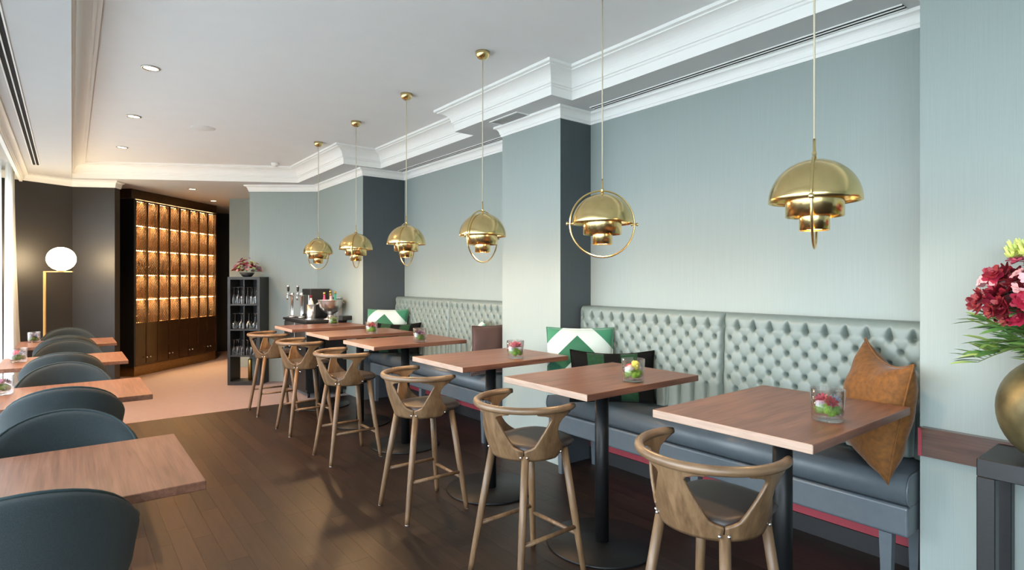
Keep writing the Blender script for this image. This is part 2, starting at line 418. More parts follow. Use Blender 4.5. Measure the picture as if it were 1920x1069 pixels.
bm = nb(); sweep(bm, [(-.455, 9.43), (-.455, -3)], crown, False, 1); box(bm, (-.485, -3, ZW-.02), (-.455, 9.43, ZS+.001))
struct('trim_pelmet', bm, 'plaster_white', label='white curtain pelmet along the window wall')
# --- baseboards and dado
bm = nb(); box(bm, (3.338, .875, 0), (3.357, 3.25, .098)); struct('baseboard_right', bm, 'black_matte', label='black baseboard under the near banquette')
bm = nb(); box(bm, (3.350, .875, .098), (3.357, 3.25, .20)); struct('trim_red_band', bm, 'red_paint', label='red painted band under the near banquette')
bm = nb(); box(bm, (3.338, 4.0, 0), (3.357, 6.5, .098)); struct('baseboard_right_far', bm, 'black_matte', label='black baseboard under the far banquette')
bm = nb(); box(bm, (3.350, 4.0, .098), (3.357, 6.5, .20)); struct('trim_red_band_far', bm, 'red_paint', label='red painted band under the far banquette')
bm = nb(); box(bm, (2.972, -3, .672), (3.0, .860, .790)); box(bm, (2.962, -3, .790), (3.0, .862, .800)); struct('trim_dado', bm, 'dado_wood', label='dark polished wooden dado rail')
bm = nb(); box(bm, (2.970, .860, .672), (3.0, .8745, .795)); struct('trim_dado_end', bm, 'red_paint', label='red end block of the dado rail')
# --- windows on the left
for i, yc in enumerate((-1.5, 1.5, 4.5, 7.5)):
    bm = nb()
    for y in (yc-1.5, yc-.03, yc+1.44): box(bm, (-.86, y, .06), (-.79, y+.06, 2.66))
    for z in (.06, 2.60): box(bm, (-.86, yc-1.44, z), (-.79, yc+1.44, z+.06))
    w = struct('window_%d' % (i+1), bm, 'label_white', label='tall window with white frame in the left wall')
    for y in (yc-1.44, yc+.03):
        bm = nb(); box(bm, (-.828, y, .12), (-.822, y+1.41, 2.60)); obj('pane', bm, 'glass_window', w)
bm = nb(); box(bm, (-.95, -3.1, -.06), (-.79, 9.0, .06)); box(bm, (-.95, -3.1, 2.66), (-.79, 9.0, 3.05)); struct('wall_left', bm, 'wall_charcoal', label='wall around the windows on the left')
bm = nb(); box(bm, (-40, -40, -.6), (-.95, 50, -.5)); struct('ground_outside', bm, 'bounce_ground', label='unseen pale ground outside the windows, added to bounce daylight')  # unseen ground, made pale to bounce daylight up to the ceiling

# ================================================================ FURNITURE
def table_kit(name, dy, h, top_m, lit_edge_m, br):
    t = thing(name, 'x', 'table')
    b_ = bbox((-.44, -dy/2, h-.032), (.44, dy/2, h), .0022, 1)
    for f in b_.faces:
        if lit_edge_m and f.normal.x < -.7: f.material_index = 1  # only the window-facing edge gets the wood with painted-in daylight
    obj('tabletop', b_, [top_m, lit_edge_m or top_m], t)
    b_ = nb(); lathe(b_, [(0, .012), (.038, .012), (.038, h-.045), (0, h-.045)], 24); obj('pole', b_, 'black_metal', t)
    b_ = nb(); lathe(b_, [(0, 0), (br-.003, 0), (br, .003), (br, .010), (br-.003, .013), (0, .013)], 56); obj('base_plate', b_, 'black_metal', t)
    b_ = bbox((-.20, -.17, h-.047), (.20, .17, h-.032), .003, 1); obj('mounting_plate', b_, 'black_metal', t)
    return t
tab0 = table_kit('bar_table', .635, .92, 'walnut_red', 'walnut_edge_lit', .303)
TY = [1.157, 2.165, 3.20, 4.53, 5.515, 6.53]; TX = [2.322, 2.323, 2.315, 2.345, 2.345, 2.318]
tl = ['reddish walnut bar table beside the mustard cushion', 'reddish walnut bar table with the yellow-green posy, second from the mustard cushion',
      'reddish walnut bar table with the spiky pink bloom, in front of the pillar', 'reddish walnut bar table with the dark violet posy, fourth from the mustard cushion',
      'reddish walnut bar table with the crimson posy, second from the sideboard', 'reddish walnut bar table with the all-green posy beside the sideboard']
tabs = []
for i in range(6):
    t = tab0 if i == 0 else dup(tab0)
    put(t, (TX[i], TY[i], 0), 0, tl[i]); t['group'] = 'walnut bar tables along the banquettes'; tabs.append(t)
low0 = table_kit('dining_table', .78, .74, 'walnut_pale', None, .19)
LY = [2.64, 4.55, 6.435, 8.21]
ll = ['low walnut dining table fourth from the floor lamp', 'low walnut dining table third from the floor lamp', 'low walnut dining table second from the floor lamp', 'low walnut dining table closest to the floor lamp']
for i in range(4):
    t = low0 if i == 0 else dup(low0)
    put(t, ((-.055, -.025, -.02, -.005)[i], LY[i], 0), 0, ll[i]); t['group'] = 'low dining tables by the windows'
# --- bar stool (faces +x)
def interp(t, tb):
    for (a, va), (b, vb) in zip(tb, tb[1:]):
        if t <= b: 
            u = (t-a)/(b-a); return va+(vb-va)*u
    return tb[-1][1]
def stool():
    t = thing('bar_stool', 'x', 'bar stool', group='oak bar stools along the tables')
    ZB, ZT = .602, .842
    def cone(phi, k):     # phi from the back (-x), k height 0..1
        r = .178+.070*k+.006*math.sin(PI*k)
        ex = 1.0
        a = math.radians(phi)
        return (-r*math.cos(a)*ex+.0, r*math.sin(a), ZB+(ZT-ZB)*k)
    hw = [(0, .7), (.20, .7), (.235, 8), (.28, 14), (.40, 19), (.60, 26), (.76, 31), (.84, 33), (.89, 31), (.925, 25), (.945, 16), (1, 13)]
    out = [(0, 100), (.10, 111), (.22, 113), (.30, 103), (.42, 95), (.60, 89), (.74, 89), (.84, 94), (.91, 102), (.96, 107), (1, 111)]
    ks = [0, .05, .1, .16, .20, .21, .22, .235, .25, .28, .33, .4, .5, .6, .68, .76, .8, .84, .87, .89, .91, .925, .935, .945, .96, .98, 1]
    def plate(lo, hi, nu):
        b_ = nb(); rows = []
        for k in ks:
            a, c = lo(k), hi(k)
            rows.append([b_.verts.new(Vector(cone(a+(c-a)*i/nu, k))) for i in range(nu+1)])
        for r0, r1 in zip(rows, rows[1:]):
            for i in range(nu): f = b_.faces.new((r0[i], r0[i+1], r1[i+1], r1[i])); f.smooth = True
        bmesh.ops.recalc_face_normals(b_, faces=b_.faces[:])
        bmesh.ops.solidify(b_, geom=b_.faces[:], thickness=.011)
        return obj('back_plate', b_, 'oak_smoked', t)
    def bolt(ph, pl, k=.085):
        p = Vector(cone(ph, k)); n = Vector((p.x, p.y, 0)).normalized()
        b2 = nb(); sphere(b2, p+n*.004, .0065, 10, 6); obj('bolt', b2, 'chrome', pl)
    pl = plate(lambda k: -45+interp(k, hw), lambda k: 45-interp(k, hw), 18)
    bolt(-40.5, pl); bolt(40.5, pl)
    for sg in (-1, 1):
        pl = plate(lambda k: sg*(45+interp(k, hw)), lambda k: sg*interp(k, out), 14)
        bolt(sg*49.5, pl); bolt(sg*106, pl, .12)
    # rail
    pth = []
    for i in range(41):
        ph = math.radians(-112+224*i/40); r = .252
        pth.append((-r*math.cos(ph), r*math.sin(ph)*.985, .852))
    rr = [.017]*41; rr[0] = rr[-1] = .012; rr[1] = rr[-2] = .016
    b_ = nb(); tube(b_, pth, rr, 12); o = obj('arm_rail', b_, 'oak_rail', t); o.scale = (1, 1, 1)
    # seat
    b_ = nb()
    def sp(s, q):
        a, c = sqc(s, q, .78); return (.012+(.172 if a < 0 else .222)*a, .178*c*(1+.08*a), .650)
    pillow(b_, 18, sp, lambda s, q: (0, 0, 1), lambda s, q: .024*((1-s**8)*(1-q**8))**.5)
    obj('seat', b_, 'leather_brown', t)
    b_ = nb(); prism(b_, [(.145*math.cos(2*PI*i/24)+.02, .15*math.sin(2*PI*i/24)) for i in range(24)], .604, .632); obj('seat_frame', b_, 'black_matte', t)
    legs = {}
    for sx in (-1, 1):
        for sy in (-1, 1):
            top = Vector((.125*sx+.008, .125*sy, .625)); bot = Vector((.208*sx, .190*sy, 0)); legs[sx, sy] = (top, bot)
            b_ = nb(); tube(b_, [bot, bot.lerp(top, .06), bot.lerp(top, .5), top], [.0135, .0145, .0185, .0185], 12); lg = obj('leg', b_, 'oak_smoked', t)
            b2 = nb(); lathe(b2, [(0, 0), (.0125, 0), (.0125, .004), (0, .004)], 10, bot+Vector((0, 0, -.0015))); obj('foot_cap', b2, 'label_white', lg)
    at = lambda sx, sy, z: legs[sx, sy][1].lerp(legs[sx, sy][0], z/.625)
    for a, c, z in (((-1, -1), (1, -1), .232), ((-1, 1), (1, 1), .232), ((1, -1), (1, 1), .195)):
        b_ = nb(); tube(b_, [at(*a, z), at(*c, z)], .0105, 10); obj('stretcher', b_, 'oak_smoked', t)
    return t
st0 = stool()
SX = [1.795, 1.795, 1.788, 1.815, 1.815, 1.79]; SY = [1.15, 2.175, 3.21, 4.53, 5.59, 6.58]
sl = ['smoked oak bar stool at the table beside the mustard cushion', 'smoked oak bar stool at the table with the yellow-green posy', 'smoked oak bar stool at the table with the spiky pink bloom',
      'smoked oak bar stool at the table with the dark violet posy', 'smoked oak bar stool at the table with the crimson posy', 'smoked oak bar stool by the glassware shelf, at the last bar table']
for i in range(6):
    s = st0 if i == 0 else dup(st0); put(s, (SX[i], SY[i], .0015), (.0, .02, -.02, .0, .03, -.02)[i], sl[i])
# --- upholstered shell chair (faces +y)
def shell_chair():
    t = thing('shell_chair', 'x', 'chair', group='teal shell chairs at the low tables')
    PM = math.radians(78)
    def cen(s, q, off=0):
        zt = .640+.222*max(0, 1-s*s)**.80; zb = .640-.180*max(0, 1-abs(s)**4)**.6
        k = (q+1)/2; r = .250+.022*k; ph = PM*s
        return Vector((r*math.sin(ph)*1.06, -r*math.cos(ph)*.85, zb+(zt-zb)*k))
    def nr(s, q):
        ph = PM*s
        return Vector((math.sin(ph), -math.cos(ph), .10)).normalized()
    th = lambda s, q: .030*((1-s**6)*(1-q**6))**.5
    b_ = nb(); pillow(b_, 26, cen, nr, th); bk = obj('backrest', b_, 'fabric_teal', t)
    border = [cen(-1+2*i/20, 1) for i in range(20)]+[cen(1, 1-2*i/20) for i in range(20)]+[cen(1-2*i/20, -1) for i in range(20)]+[cen(-1, -1+2*i/20) for i in range(20)]
    b_ = nb(); tube(b_, border, .0055, 6, closed=True); obj('piping', b_, 'piping_teal', bk)
    b_ = nb()
    def sp(s, q):
        a, c = sqc(s, q, .8); return (.262*a, .060+.235*c, .430+.02*c)
    pillow(b_, 18, sp, lambda s, q: (0, 0, 1), lambda s, q: .045*((1-s**6)*(1-q**6))**.5); se = obj('seat', b_, 'fabric_teal', t)
    border = [sp(-1+2*i/16, 1) for i in range(16)]+[sp(1, 1-2*i/16) for i in range(16)]+[sp(1-2*i/16, -1) for i in range(16)]+[sp(-1, -1+2*i/16) for i in range(16)]
    b_ = nb(); tube(b_, border, .005, 6, closed=True); obj('piping', b_, 'piping_teal', se)
    for sx in (-1, 1):
        for sy in (-1, 1):
            b_ = nb(); tube(b_, [(.235*sx, .02+.165*sy, 0), (.12*sx, .03+.12*sy, .40)], [.007, .014], 10); obj('leg', b_, 'black_metal', t)
    b_ = nb(); tube(b_, [(0, -.06, .395), (0, -.20, .42), (0, -.19, .47)], .012, 8); obj('back_support', b_, 'black_metal', t)
    return t
ch0 = shell_chair()
# (x, y of the top of the back, facing)
CH = [(-.105, 2.045, 0), (-.02, 3.26, PI), (-.02, 3.95, 0), (-.02, 5.14, PI), (-.03, 5.835, 0), (.0, 7.035, PI), (-.01, 7.61, 0), (.0, 8.84, PI)]
cl = ['teal fabric shell chair at the fourth low table from the floor lamp, back turned to the plank floor side', 'teal fabric shell chair facing the fourth low table from its far side', 'teal shell chair with its back to the fourth low table, at the third',
      'teal fabric shell chair on the far side of the third low table', 'teal shell chair on the near side of the second low table from the lamp', 'teal fabric shell chair on the far side of the second low table', 
      'teal shell chair on the near side of the low table by the lamp', 'teal shell chair right in front of the globe floor lamp']
cl[0] = 'large teal fabric shell chair at the only table without a posy in view'
for i, (x, y, rz) in enumerate(CH):
    c = ch0 if i == 0 else dup(ch0)
    off = .229 if rz == 0 else -.229
    put(c, (x, y+off, 0), rz, cl[i])
# --- banquettes
def banquette(y0, y1, seam, seat0, seat1, label, phase, ylo, yhi):
    t = thing('banquette', label, 'banquette', (3.1, (y0+y1)/2, 0), 0, 'buttoned banquettes in the alcoves'); oy = (y0+y1)/2; ox = 3.1
    XF = 3.245      # back plane of the padding; padding bulges towards -x
    PIT, RZ = .1017, .0612; ZT1, ZB1 = 1.156, .789
    btn = nb(); sphere(btn, (0, 0, 0), .0072, 10, 6, (.7, 1, 1)); bme = bpy.data.meshes.new('button'); btn.to_mesh(bme); btn.free(); bme.materials.append(M['leather_sage'])
    for (a, b) in ((y0, seam), (seam, y1)):
        def h(y, z):
            e = min(y-a, b-y)
            edge = 1-math.exp(-max(e, 0)/.011)
            top = 1.243
            if z > top-.045: edge *= math.sqrt(max(0, 1-((z-top+.045)/.045)**2))*.75+.25
            pp = (y-phase)/PIT
            if z >= ZT1:
                d = abs(pp-round(pp)); k = min(1, (z-ZT1)/.062)
                g = 1-math.exp(-(d/(.11*(1-k)+.02))**1.2)*(1-k)**.8
                hh = .050*g-.022*(1-k)**.7*math.exp(-(d/(.075*(1-k)+.02))**2)
            elif z <= ZB1:
                d = abs(pp-round(pp)); k = min(1, (ZB1-z)/.16)
                g = 1-math.exp(-(d/(.10))**1.1)*(1-.35*k); hh = .050*g*(1-.12*k)-.018*math.exp(-(d/.045)**2)*(1-.4*k)
            else:
                qz = (z-ZT1)/(2*RZ)
                p_, q_ = pp+qz, pp-qz
                sa, sb = abs(math.sin(PI*p_)), abs(math.sin(PI*q_))
                # crease depth grows towards the buttons
                dp = p_-round(p_); dq = q_-round(q_)
                d2 = dp*dp+dq*dq
                hh = .050*(.16*(sa*sb)**.35+.84*(1-math.exp(-(d2/.0105)**.72)))-.026*math.exp(-d2/.011)
            return hh*edge
        nu = max(8, int((b-a)/.0065)); nv = 100
        b_ = nb()
        def fn(u, v):
            y = a+(b-a)*u; z = .592+(1.243-.592)*v
            lean = .03*(v-.5)
            return (XF+lean-h(y, z)-ox, y-oy, z)
        g = grid(b_, fn, nu, nv)
        # top, sides and rear close the pad
        rear = [[b_.verts.new((3.352-ox, a+(b-a)*i/nu-oy, z)) for i in range(nu+1)] for z in (.592, 1.243)]
        for i in range(nu):
            b_.faces.new((g[i][nv], g[i+1][nv], rear[1][i+1], rear[1][i])).smooth = False
            b_.faces.new((rear[0][i], rear[0][i+1], g[i+1][0], g[i][0]))
            b_.faces.new((rear[1][i], rear[1][i+1], rear[0][i+1], rear[0][i]))
        b_.faces.new([g[0][j] for j in range(nv+1)]+[rear[1][0], rear[0][0]]); b_.faces.new([g[nu][j] for j in range(nv, -1, -1)]+[rear[0][nu], rear[1][nu]])
        pan = obj('back_panel', b_, 'leather_sage', t)
        for r in range(7):
            z = ZT1-r*RZ; off = 0 if r % 2 == 0 else .5
            k0 = math.ceil((a-phase)/PIT-off-1e-6)
            y = phase+(k0+off)*PIT
            while y < b:
                if y-a > .02 and b-y > .02:
                    obj('button', bme, None, pan, (XF+.03*((z-.592)/.651-.5)+.013-ox, y-oy, z))
                y += PIT
    # seat cushion, apron, legs
    b_ = nb(); n = 10; prof = []
    for i in range(n+1):
        q = -PI/2+PI*i/n; prof.append((2.868+.055-.055*math.cos(q)*1.0, .52+.068*math.sin(q)))
    prof = [(3.33, .452)]+prof+[(3.10, .591), (3.33, .589)]
    a0 = [b_.verts.new((x-ox, seat0-oy, z)) for x, z in prof]; a1 = [b_.verts.new((x-ox, seat1-oy, z)) for x, z in prof]
    for i in range(len(prof)-1):
        b_.faces.new((a0[i], a0[i+1], a1[i+1], a1[i])).smooth = True
    b_.faces.new((a0[-1], a0[0], a1[0], a1[-1])); b_.faces.new(a0); b_.faces.new(a1[::-1])
    sc = obj('seat_cushion', b_, 'leather_slate', t)
    for yy in (seat0, seat1):
        b_ = nb(); tube(b_, [(x-ox, yy-oy, z) for x, z in prof[1:-1]], .005, 6); obj('piping', b_, 'leather_slate', sc)
    b_ = bbox((2.885-ox, seat0-oy, .318), (3.33-ox, seat1-oy, .452), .012, 3); obj('apron', b_, 'leather_slate', t)
    ly = [seat0+.09, (seat0+seat1)/2-.1, seat1-.12] if label.startswith('near') else [seat0+.12, (seat0+seat1)/2, seat1-.12]
    for yy in ly:
        for xx in (2.915, 3.27):
            b_ = nb(); w0, w1 = .026, .017
            v0 = [b_.verts.new((xx+sx*w1-ox, yy+sy*w1-oy, 0)) for sx, sy in ((-1, -1), (1, -1), (1, 1), (-1, 1))]
            v1 = [b_.verts.new((xx+sx*w0-ox, yy+sy*w0-oy, .318)) for sx, sy in ((-1, -1), (1, -1), (1, 1), (-1, 1))]
            b_.faces.new(v0[::-1]); b_.faces.new(v1)
            for i in range(4): b_.faces.new((v0[i], v0[(i+1) % 4], v1[(i+1) % 4], v1[i]))
            obj('leg', b_, 'leather_slate', t)
    return t
banquette(.882, 3.243, 1.98, .885, 3.242, 'near sage buttoned banquette with slate leather seat and mustard cushion', 1.879, .88, 3.25)
banquette(4.007, 6.493, 5.20, 4.01, 6.49, 'far sage buttoned banquette with slate leather seat past the pillar', 5.25, 4, 6.5)
# --- cushions
def cushion(name, label, w, h, thick, mt, loc, n, tilt, roll=0, pipe=None, pw=1.6, seed=0, squash=0, mats=None):
    """n = horizontal facing direction (unit xy), tilt = lean back angle"""
    rr = random.Random(seed); ph = [rr.random()*6 for _ in range(4)]
    t = thing(name, label, 'cushion', loc)
    def ps(s, q):
        # corners pulled out, edges drawn in
        px = s*(1-.055*(1-q*q)); pz = q*(1-.055*(1-s*s))
        sag = -squash*(1-s*s)*max(0, q)
        return Vector((px*w/2, 0, pz*h/2+sag))
    def th(s, q):
        base = thick/2*((1-abs(s)**2.4)*(1-abs(q)**2.4))**.55
        wr = 1+.05*math.sin(5*s+ph[0]+3*q)+.04*math.sin(9*q+ph[1]-4*s)+.03*math.sin(13*s*q+ph[2])
        return base*wr
    b_ = nb(); pillow(b_, 30, ps, lambda s, q: Vector((0, -1, 0)), th)
    if mats:
        for f in b_.faces:
            x = f.calc_center_median().x/(w/2); f.material_index = 0 if int((x+1)/2*5) % 2 == 0 else 1
        o = obj('cover', b_, mats, t)
    else: o = obj('cover', b_, mt, t)
    bd = [ps(-1+2*i/16, 1) for i in range(16)]+[ps(1, 1-2*i/16) for i in range(16)]+[ps(1-2*i/16, -1) for i in range(16)]+[ps(-1, -1+2*i/16) for i in range(16)]
    b_ = nb(); tube(b_, bd, .0045, 6, closed=True); p = obj('piping', b_, pipe or mt, t)
    yaw = math.atan2(n[1], n[0])+PI/2
    t.rotation_mode = 'XYZ'
    Rm = Matrix.Rotation(yaw, 4, 'Z') @ Matrix.Rotation(-tilt, 4, 'X') @ Matrix.Rotation(roll, 4, 'Y')
    t.rotation_euler = Rm.to_euler('XYZ'); return t
cn = (-.70, -.714)
cushion('cushion', 'white and green chevron cushion in the corner of the near banquette', .50, .50, .16, 'velvet_chevron', (2.975, 2.99, .852), cn, .24, 0, 'velvet_chevron', seed=1)
cushion('cushion', 'black and green striped cushion leaning on the near chevron cushion', .58, .36, .13, None, (2.942, 2.645, .79), cn, .30, 0, 'velvet_black', seed=2, mats=['velvet_black', 'velvet_green'], squash=.02)
cushion('cushion', 'mustard velvet cushion propped in the banquette corner', .50, .54, .24, 'velvet_mustard', (2.985, 1.045, .862), (-.66, .75), .13, .13, 'velvet_mustard', seed=3, squash=.05)
cushion('cushion', 'white and green chevron cushion in the corner of the far banquette', .50, .50, .16, 'velvet_chevron', (2.962, 6.197, .858), cn, .24, 0, 'velvet_chevron', seed=4)
cushion('cushion', 'black and green striped cushion leaning on the far chevron cushion', .58, .36, .13, None, (2.935, 5.915, .79), cn, .30, 0, 'velvet_black', seed=5, mats=['velvet_black', 'velvet_green'], squash=.02)
cushion('cushion', 'white and green chevron cushion against the pillar on the far banquette', .46, .46, .14, 'velvet_chevron', (3.0, 4.33, .832), (-.86, .51), .18, 0, 'velvet_chevron', seed=6)
cushion('cushion', 'brown velvet cushion squeezed between chevron cushion and pillar', .40, .44, .09, 'velvet_brown', (2.955, 4.085, .832), (.05, .998), .04, 0, 'velvet_brown', seed=7)

# ================================================================ PENDANTS
def pendant():
    t = thing('pendant_lamp', 'x', 'pendant lamp', group='brass pendant lamps over the bar tables')
    R = .175; zc = 1.745
    b_ = nb(); lathe(b_, [(0, -.052), (.02, -.05), (.036, -.040), (.047, -.022), (.050, 0), (0, 0)], 24, (0, 0, ZC)); obj('canopy', b_, 'brass', t)
    b_ = nb(); tube(b_, [(0, 0, zc+R+.02), (0, 0, ZC-.05)], .0035, 8); obj('cord', b_, 'cord_gold', t)
    b_ = nb(); lathe(b_, [(0, 0), (.008, 0), (.008, .022), (.005, .030), (.005, .075), (0, .075)], 12, (0, 0, zc+R-.012)); obj('cord_grip', b_, 'brass', t)
    b_ = nb(); tube(b_, [(R*math.cos(2*PI*i/72), 0, zc+R*math.sin(2*PI*i/72)) for i in range(72)], .0048, 8, closed=True); rg = obj('ring', b_, 'brass', t)
    for s in (-1, 1):
        b_ = nb(); tube(b_, [(s*.158, 0, zc), (s*.186, 0, zc)], .005, 8); sphere(b_, (s*.190, 0, zc), .010, 10, 6, (.6, 1, 1)); sphere(b_, (s*.160, 0, zc), .010, 10, 6, (.6, 1, 1)); obj('knob', b_, 'brass', rg)
    def shell(name, prof):
        b_ = nb(); lathe(b_, prof, 48, (0, 0, zc))
        bmesh.ops.recalc_face_normals(b_, faces=b_.faces[:]); bmesh.ops.solidify(b_, geom=b_.faces[:], thickness=.0014)
        return obj(name, b_, 'brass', t)
    shell('dome_shade', [(.160*math.cos(a), .160*math.sin(a)) for a in [PI/2*i/16 for i in range(16)]]+[(.006, .160)])
    shell('middle_shade', [(.100, -.056), (.100, .03), (.094, .045), (.03, .058)])
    shell('lower_shade', [(.052, -.108), (.052, -.045), (.048, -.03), (.02, -.02)])
    b_ = nb(); sphere(b_, (0, 0, zc-.065), .026, 14, 10); lathe(b_, [(0, 0), (.014, 0), (.014, .05), (0, .05)], 12, (0, 0, zc-.05)); obj('bulb', b_, 'bulb_light', t)
    b_ = nb()
    for k in range(3):
        a = 2*PI*k/3; tube(b_, [(.015*math.cos(a), .015*math.sin(a), zc-.02), (.098*math.cos(a), .098*math.sin(a), zc+.02), (.157*math.cos(a), .157*math.sin(a), zc+.02)], .0025, 6)
    obj('shade_bracket', b_, 'brass', t)
    return t
pd0 = pendant()
PX = [2.22]*6; PY = [.985, 2.065, 3.163, 4.268, 5.318, 6.38]
PA = [3, 74, 36, 22, 13, 40]
pl = ['brass pendant lamp over the table beside the mustard cushion, ring edge-on', 'brass pendant lamp over the table with the yellow-green posy, ring full face', 'brass pendant lamp over the table with the spiky pink bloom',
      'brass pendant lamp third from the sideboard corner', 'brass pendant lamp with narrow ring, second from the sideboard', 'brass pendant lamp closest to the sideboard and glassware shelf']
for i in range(6):
    p = pd0 if i == 0 else dup(pd0)
    beta = math.atan2(PY[i], PX[i]); put(p, (PX[i], PY[i], 0), beta-math.radians(PA[i]), pl[i])
    ld = bpy.data.lights.new('pendant_light', 'POINT'); ld.energy = 7; ld.color = (1, .62, .30); ld.shadow_soft_size = .03
    lo = bpy.data.objects.new('pendant_light', ld); COL.objects.link(lo); lo.parent = p; lo.location = (0, 0, 1.64)

# ================================================================ TUMBLERS WITH POSIES
def petalflower(bm, c, r, n=7, up=Vector((0, 0, 1)), layers=2, curl=.35, wid=.5):
    up = Vector(up).normalized(); a = up.orthogonal().normalized(); b = up.cross(a)
    for l in range(layers):
        rr = r*(1-.3*l); lift = curl*(.3+.7*l)
        for k in range(n):
            th = 2*PI*(k+.5*l)/n+.3*l
            d = a*math.cos(th)+b*math.sin(th); sd = up.cross(d)
            p0 = Vector(c); p1 = p0+d*rr*.55+up*rr*lift*.5; p2 = p0+d*rr+up*rr*lift*1.4
            v = [bm.verts.new(x) for x in (p0-sd*rr*.06, p0+sd*rr*.06, p1+sd*rr*wid*.55, p2+sd*rr*wid*.22, p2-sd*rr*wid*.22, p1-sd*rr*wid*.55)]
            bm.faces.new((v[0], v[1], v[2], v[5])); bm.faces.new((v[5], v[2], v[3], v[4]))
def lump(bm, c, r, rnd_, sq=(1, 1, 1), nu=12, nv=8, amp=.22):
    n0 = len(bm.verts); sphere(bm, c, r, nu, nv, sq); bm.verts.ensure_lookup_table()
    for v in bm.verts[n0:]: v.co += (v.co-Vector(c))*(rnd_.random()-.5)*amp*2
gb = nb()
lathe(gb, [(0, 0), (.043, 0), (.046, .004), (.0495, .100), (.0475, .1005), (.0440, .012), (0, .012)], 36)
tumbler_mesh = None
def tumbler(i, loc, label, moss, spots, kinds):
    global tumbler_mesh
    t = thing('glass_tumbler', label, 'glass', loc, 0, 'glass tumblers with posies')
    if tumbler_mesh is None:
        o = obj('glass', gb, 'glass_clear', t); tumbler_mesh = o.data
    else: o = obj('glass', tumbler_mesh, None, t)
    t.scale = (1.2, 1.2, 1.18)
    rr = random.Random(i+20)
    b_ = nb()
    for k in range(11):
        a = 2*PI*k/8+.4*rr.random(); q_ = .026 if k < 8 else .010
        lump(b_, (q_*math.cos(a), q_*math.sin(a), .028+.010*rr.random()+(.006 if k > 7 else 0)), .0145, rr, (1, 1, .95), 9, 6, .22)
    obj('moss', b_, moss, t)
    for (x, y, z, r, c, up) in spots:
        b_ = nb()
        if kinds == 'ball': lump(b_, (x, y, z), r, rr, (1, 1, .9), 12, 8, .25)
        else: petalflower(b_, (x, y, z), r, 8, up, 3, .6, .5)
        obj('blossom', b_, c, t)
    return t
U = (0, 0, 1); UL = (-.7, -.5, .6); UR = (.5, -.7, .5)
def posy(cs, r=.02, z=.058, spread=.02):
    rr = random.Random(len(cs)*7+int(r*1000)); out = []
    for k, c in enumerate(cs):
        a = 2*PI*k/len(cs)+.8+PI; out.append((spread*math.cos(a), spread*math.sin(a), z+.008*rr.random(), r, 'petal_'+c, (math.cos(a)*.6, math.sin(a)*.6, .7)))
    return out
G = [((2.262, .955), 'tumbler with crimson and pale blue posy beside the mustard cushion', 'moss', posy(['crimson', 'blue', 'white', 'violet', 'rose'], .022, .060, .022), 'p'),
     ((2.325, 1.945), 'tumbler with a yellow-green chrysanthemum ball', 'moss', [(.008, -.004, .070, .021, 'petal_yellow', U), (-.022, .0, .058, .016, 'petal_white', U), (0, .022, .062, .015, 'petal_rose', U)], 'ball'),
     ((2.395, 3.025), 'tumbler with one spiky pink bloom', 'moss', [(0, 0, .060, .046, 'petal_pink', U), (.006, -.004, .066, .040, 'petal_rose', (.2, -.2, 1)), (-.01, .008, .056, .040, 'petal_blush', (-.3, .2, 1))], 'p'),
     ((2.365, 4.30), 'tumbler with a dark violet and white posy', 'moss_dark', posy(['violet', 'mauve', 'white', 'violet'], .024, .060, .02), 'p'),
     ((2.36, 5.275), 'tumbler with a crimson and pink posy', 'moss', posy(['crimson', 'pink', 'rose', 'crimson'], .026, .064, .018), 'p'),
     ((2.42, 6.46), 'tumbler with an all-green posy beside the sideboard', 'moss_dark', [(.012, 0, .058, .024, 'leaf', U), (-.016, .010, .055, .020, 'leaf', U), (0, -.02, .060, .016, 'leaf_dark', U)], 'ball')]
for i, ((x, y), lb, ms, sp_, kd) in enumerate(G): tumbler(i, (x, y, .9205), lb, ms, sp_, kd)
GL = [((-.325, 4.72), 'tumbler with a mauve posy on the third low table from the lamp', posy(['mauve', 'violet', 'pink'], .024)), ((-.338, 6.50), 'tumbler with a violet and blue posy on the second low table', posy(['rose', 'blue', 'violet', 'mauve'], .026)),
      ((-.306, 8.44), 'tumbler with a purple posy on the low table by the lamp', posy(['violet', 'blue', 'mauve', 'white'], .026))]
for i, ((x, y), lb, sp_) in enumerate(GL): tumbler(i+10, (x, y, .7405), lb, 'moss_dark', sp_, 'p')

# ================================================================ WINE CABINET
A = Vector((.79, 10.14)); ang = math.atan2(11.478-10.143, 2.131-.791); CW = 1.89
cab = thing('wine_cabinet', 'tall bronze wine cabinet with amber lit shelves behind mesh doors', 'cabinet', (A.x, A.y, 0), ang)
DP = .55
b_ = nb(); box(b_, (0, .02, 0), (CW, DP, .15)); obj('plinth', b_, 'bronze_plinth', cab)
for x in (-.03, CW):
    b_ = nb(); box(b_, (x, .0, .15), (x+.03, DP, 2.66)); obj('side_panel', b_, 'cabinet_side', cab)
b_ = nb(); box(b_, (0, .34, .15), (CW, .36, 2.66)); obj('back_panel', b_, 'cabinet_inside', cab)
b_ = nb(); box(b_, (0, .05, .15), (CW, .34, .78)); obj('lower_case', b_, 'black_matte', cab)
b_ = nb(); prism(b_, [(-.10, -.02), (CW-.02, -.02), (CW-.02, DP), (-.10, DP)], 2.66, 2.798); obj('header', b_, 'bronze_header', cab)
DW = CW/8
for z in (.79, 1.163, 1.530, 1.905, 2.28):
    b_ = nb(); box(b_, (0, .05, z-.008), (CW, .34, z+.008)); obj('shelf', b_, 'cabinet_inside', cab)
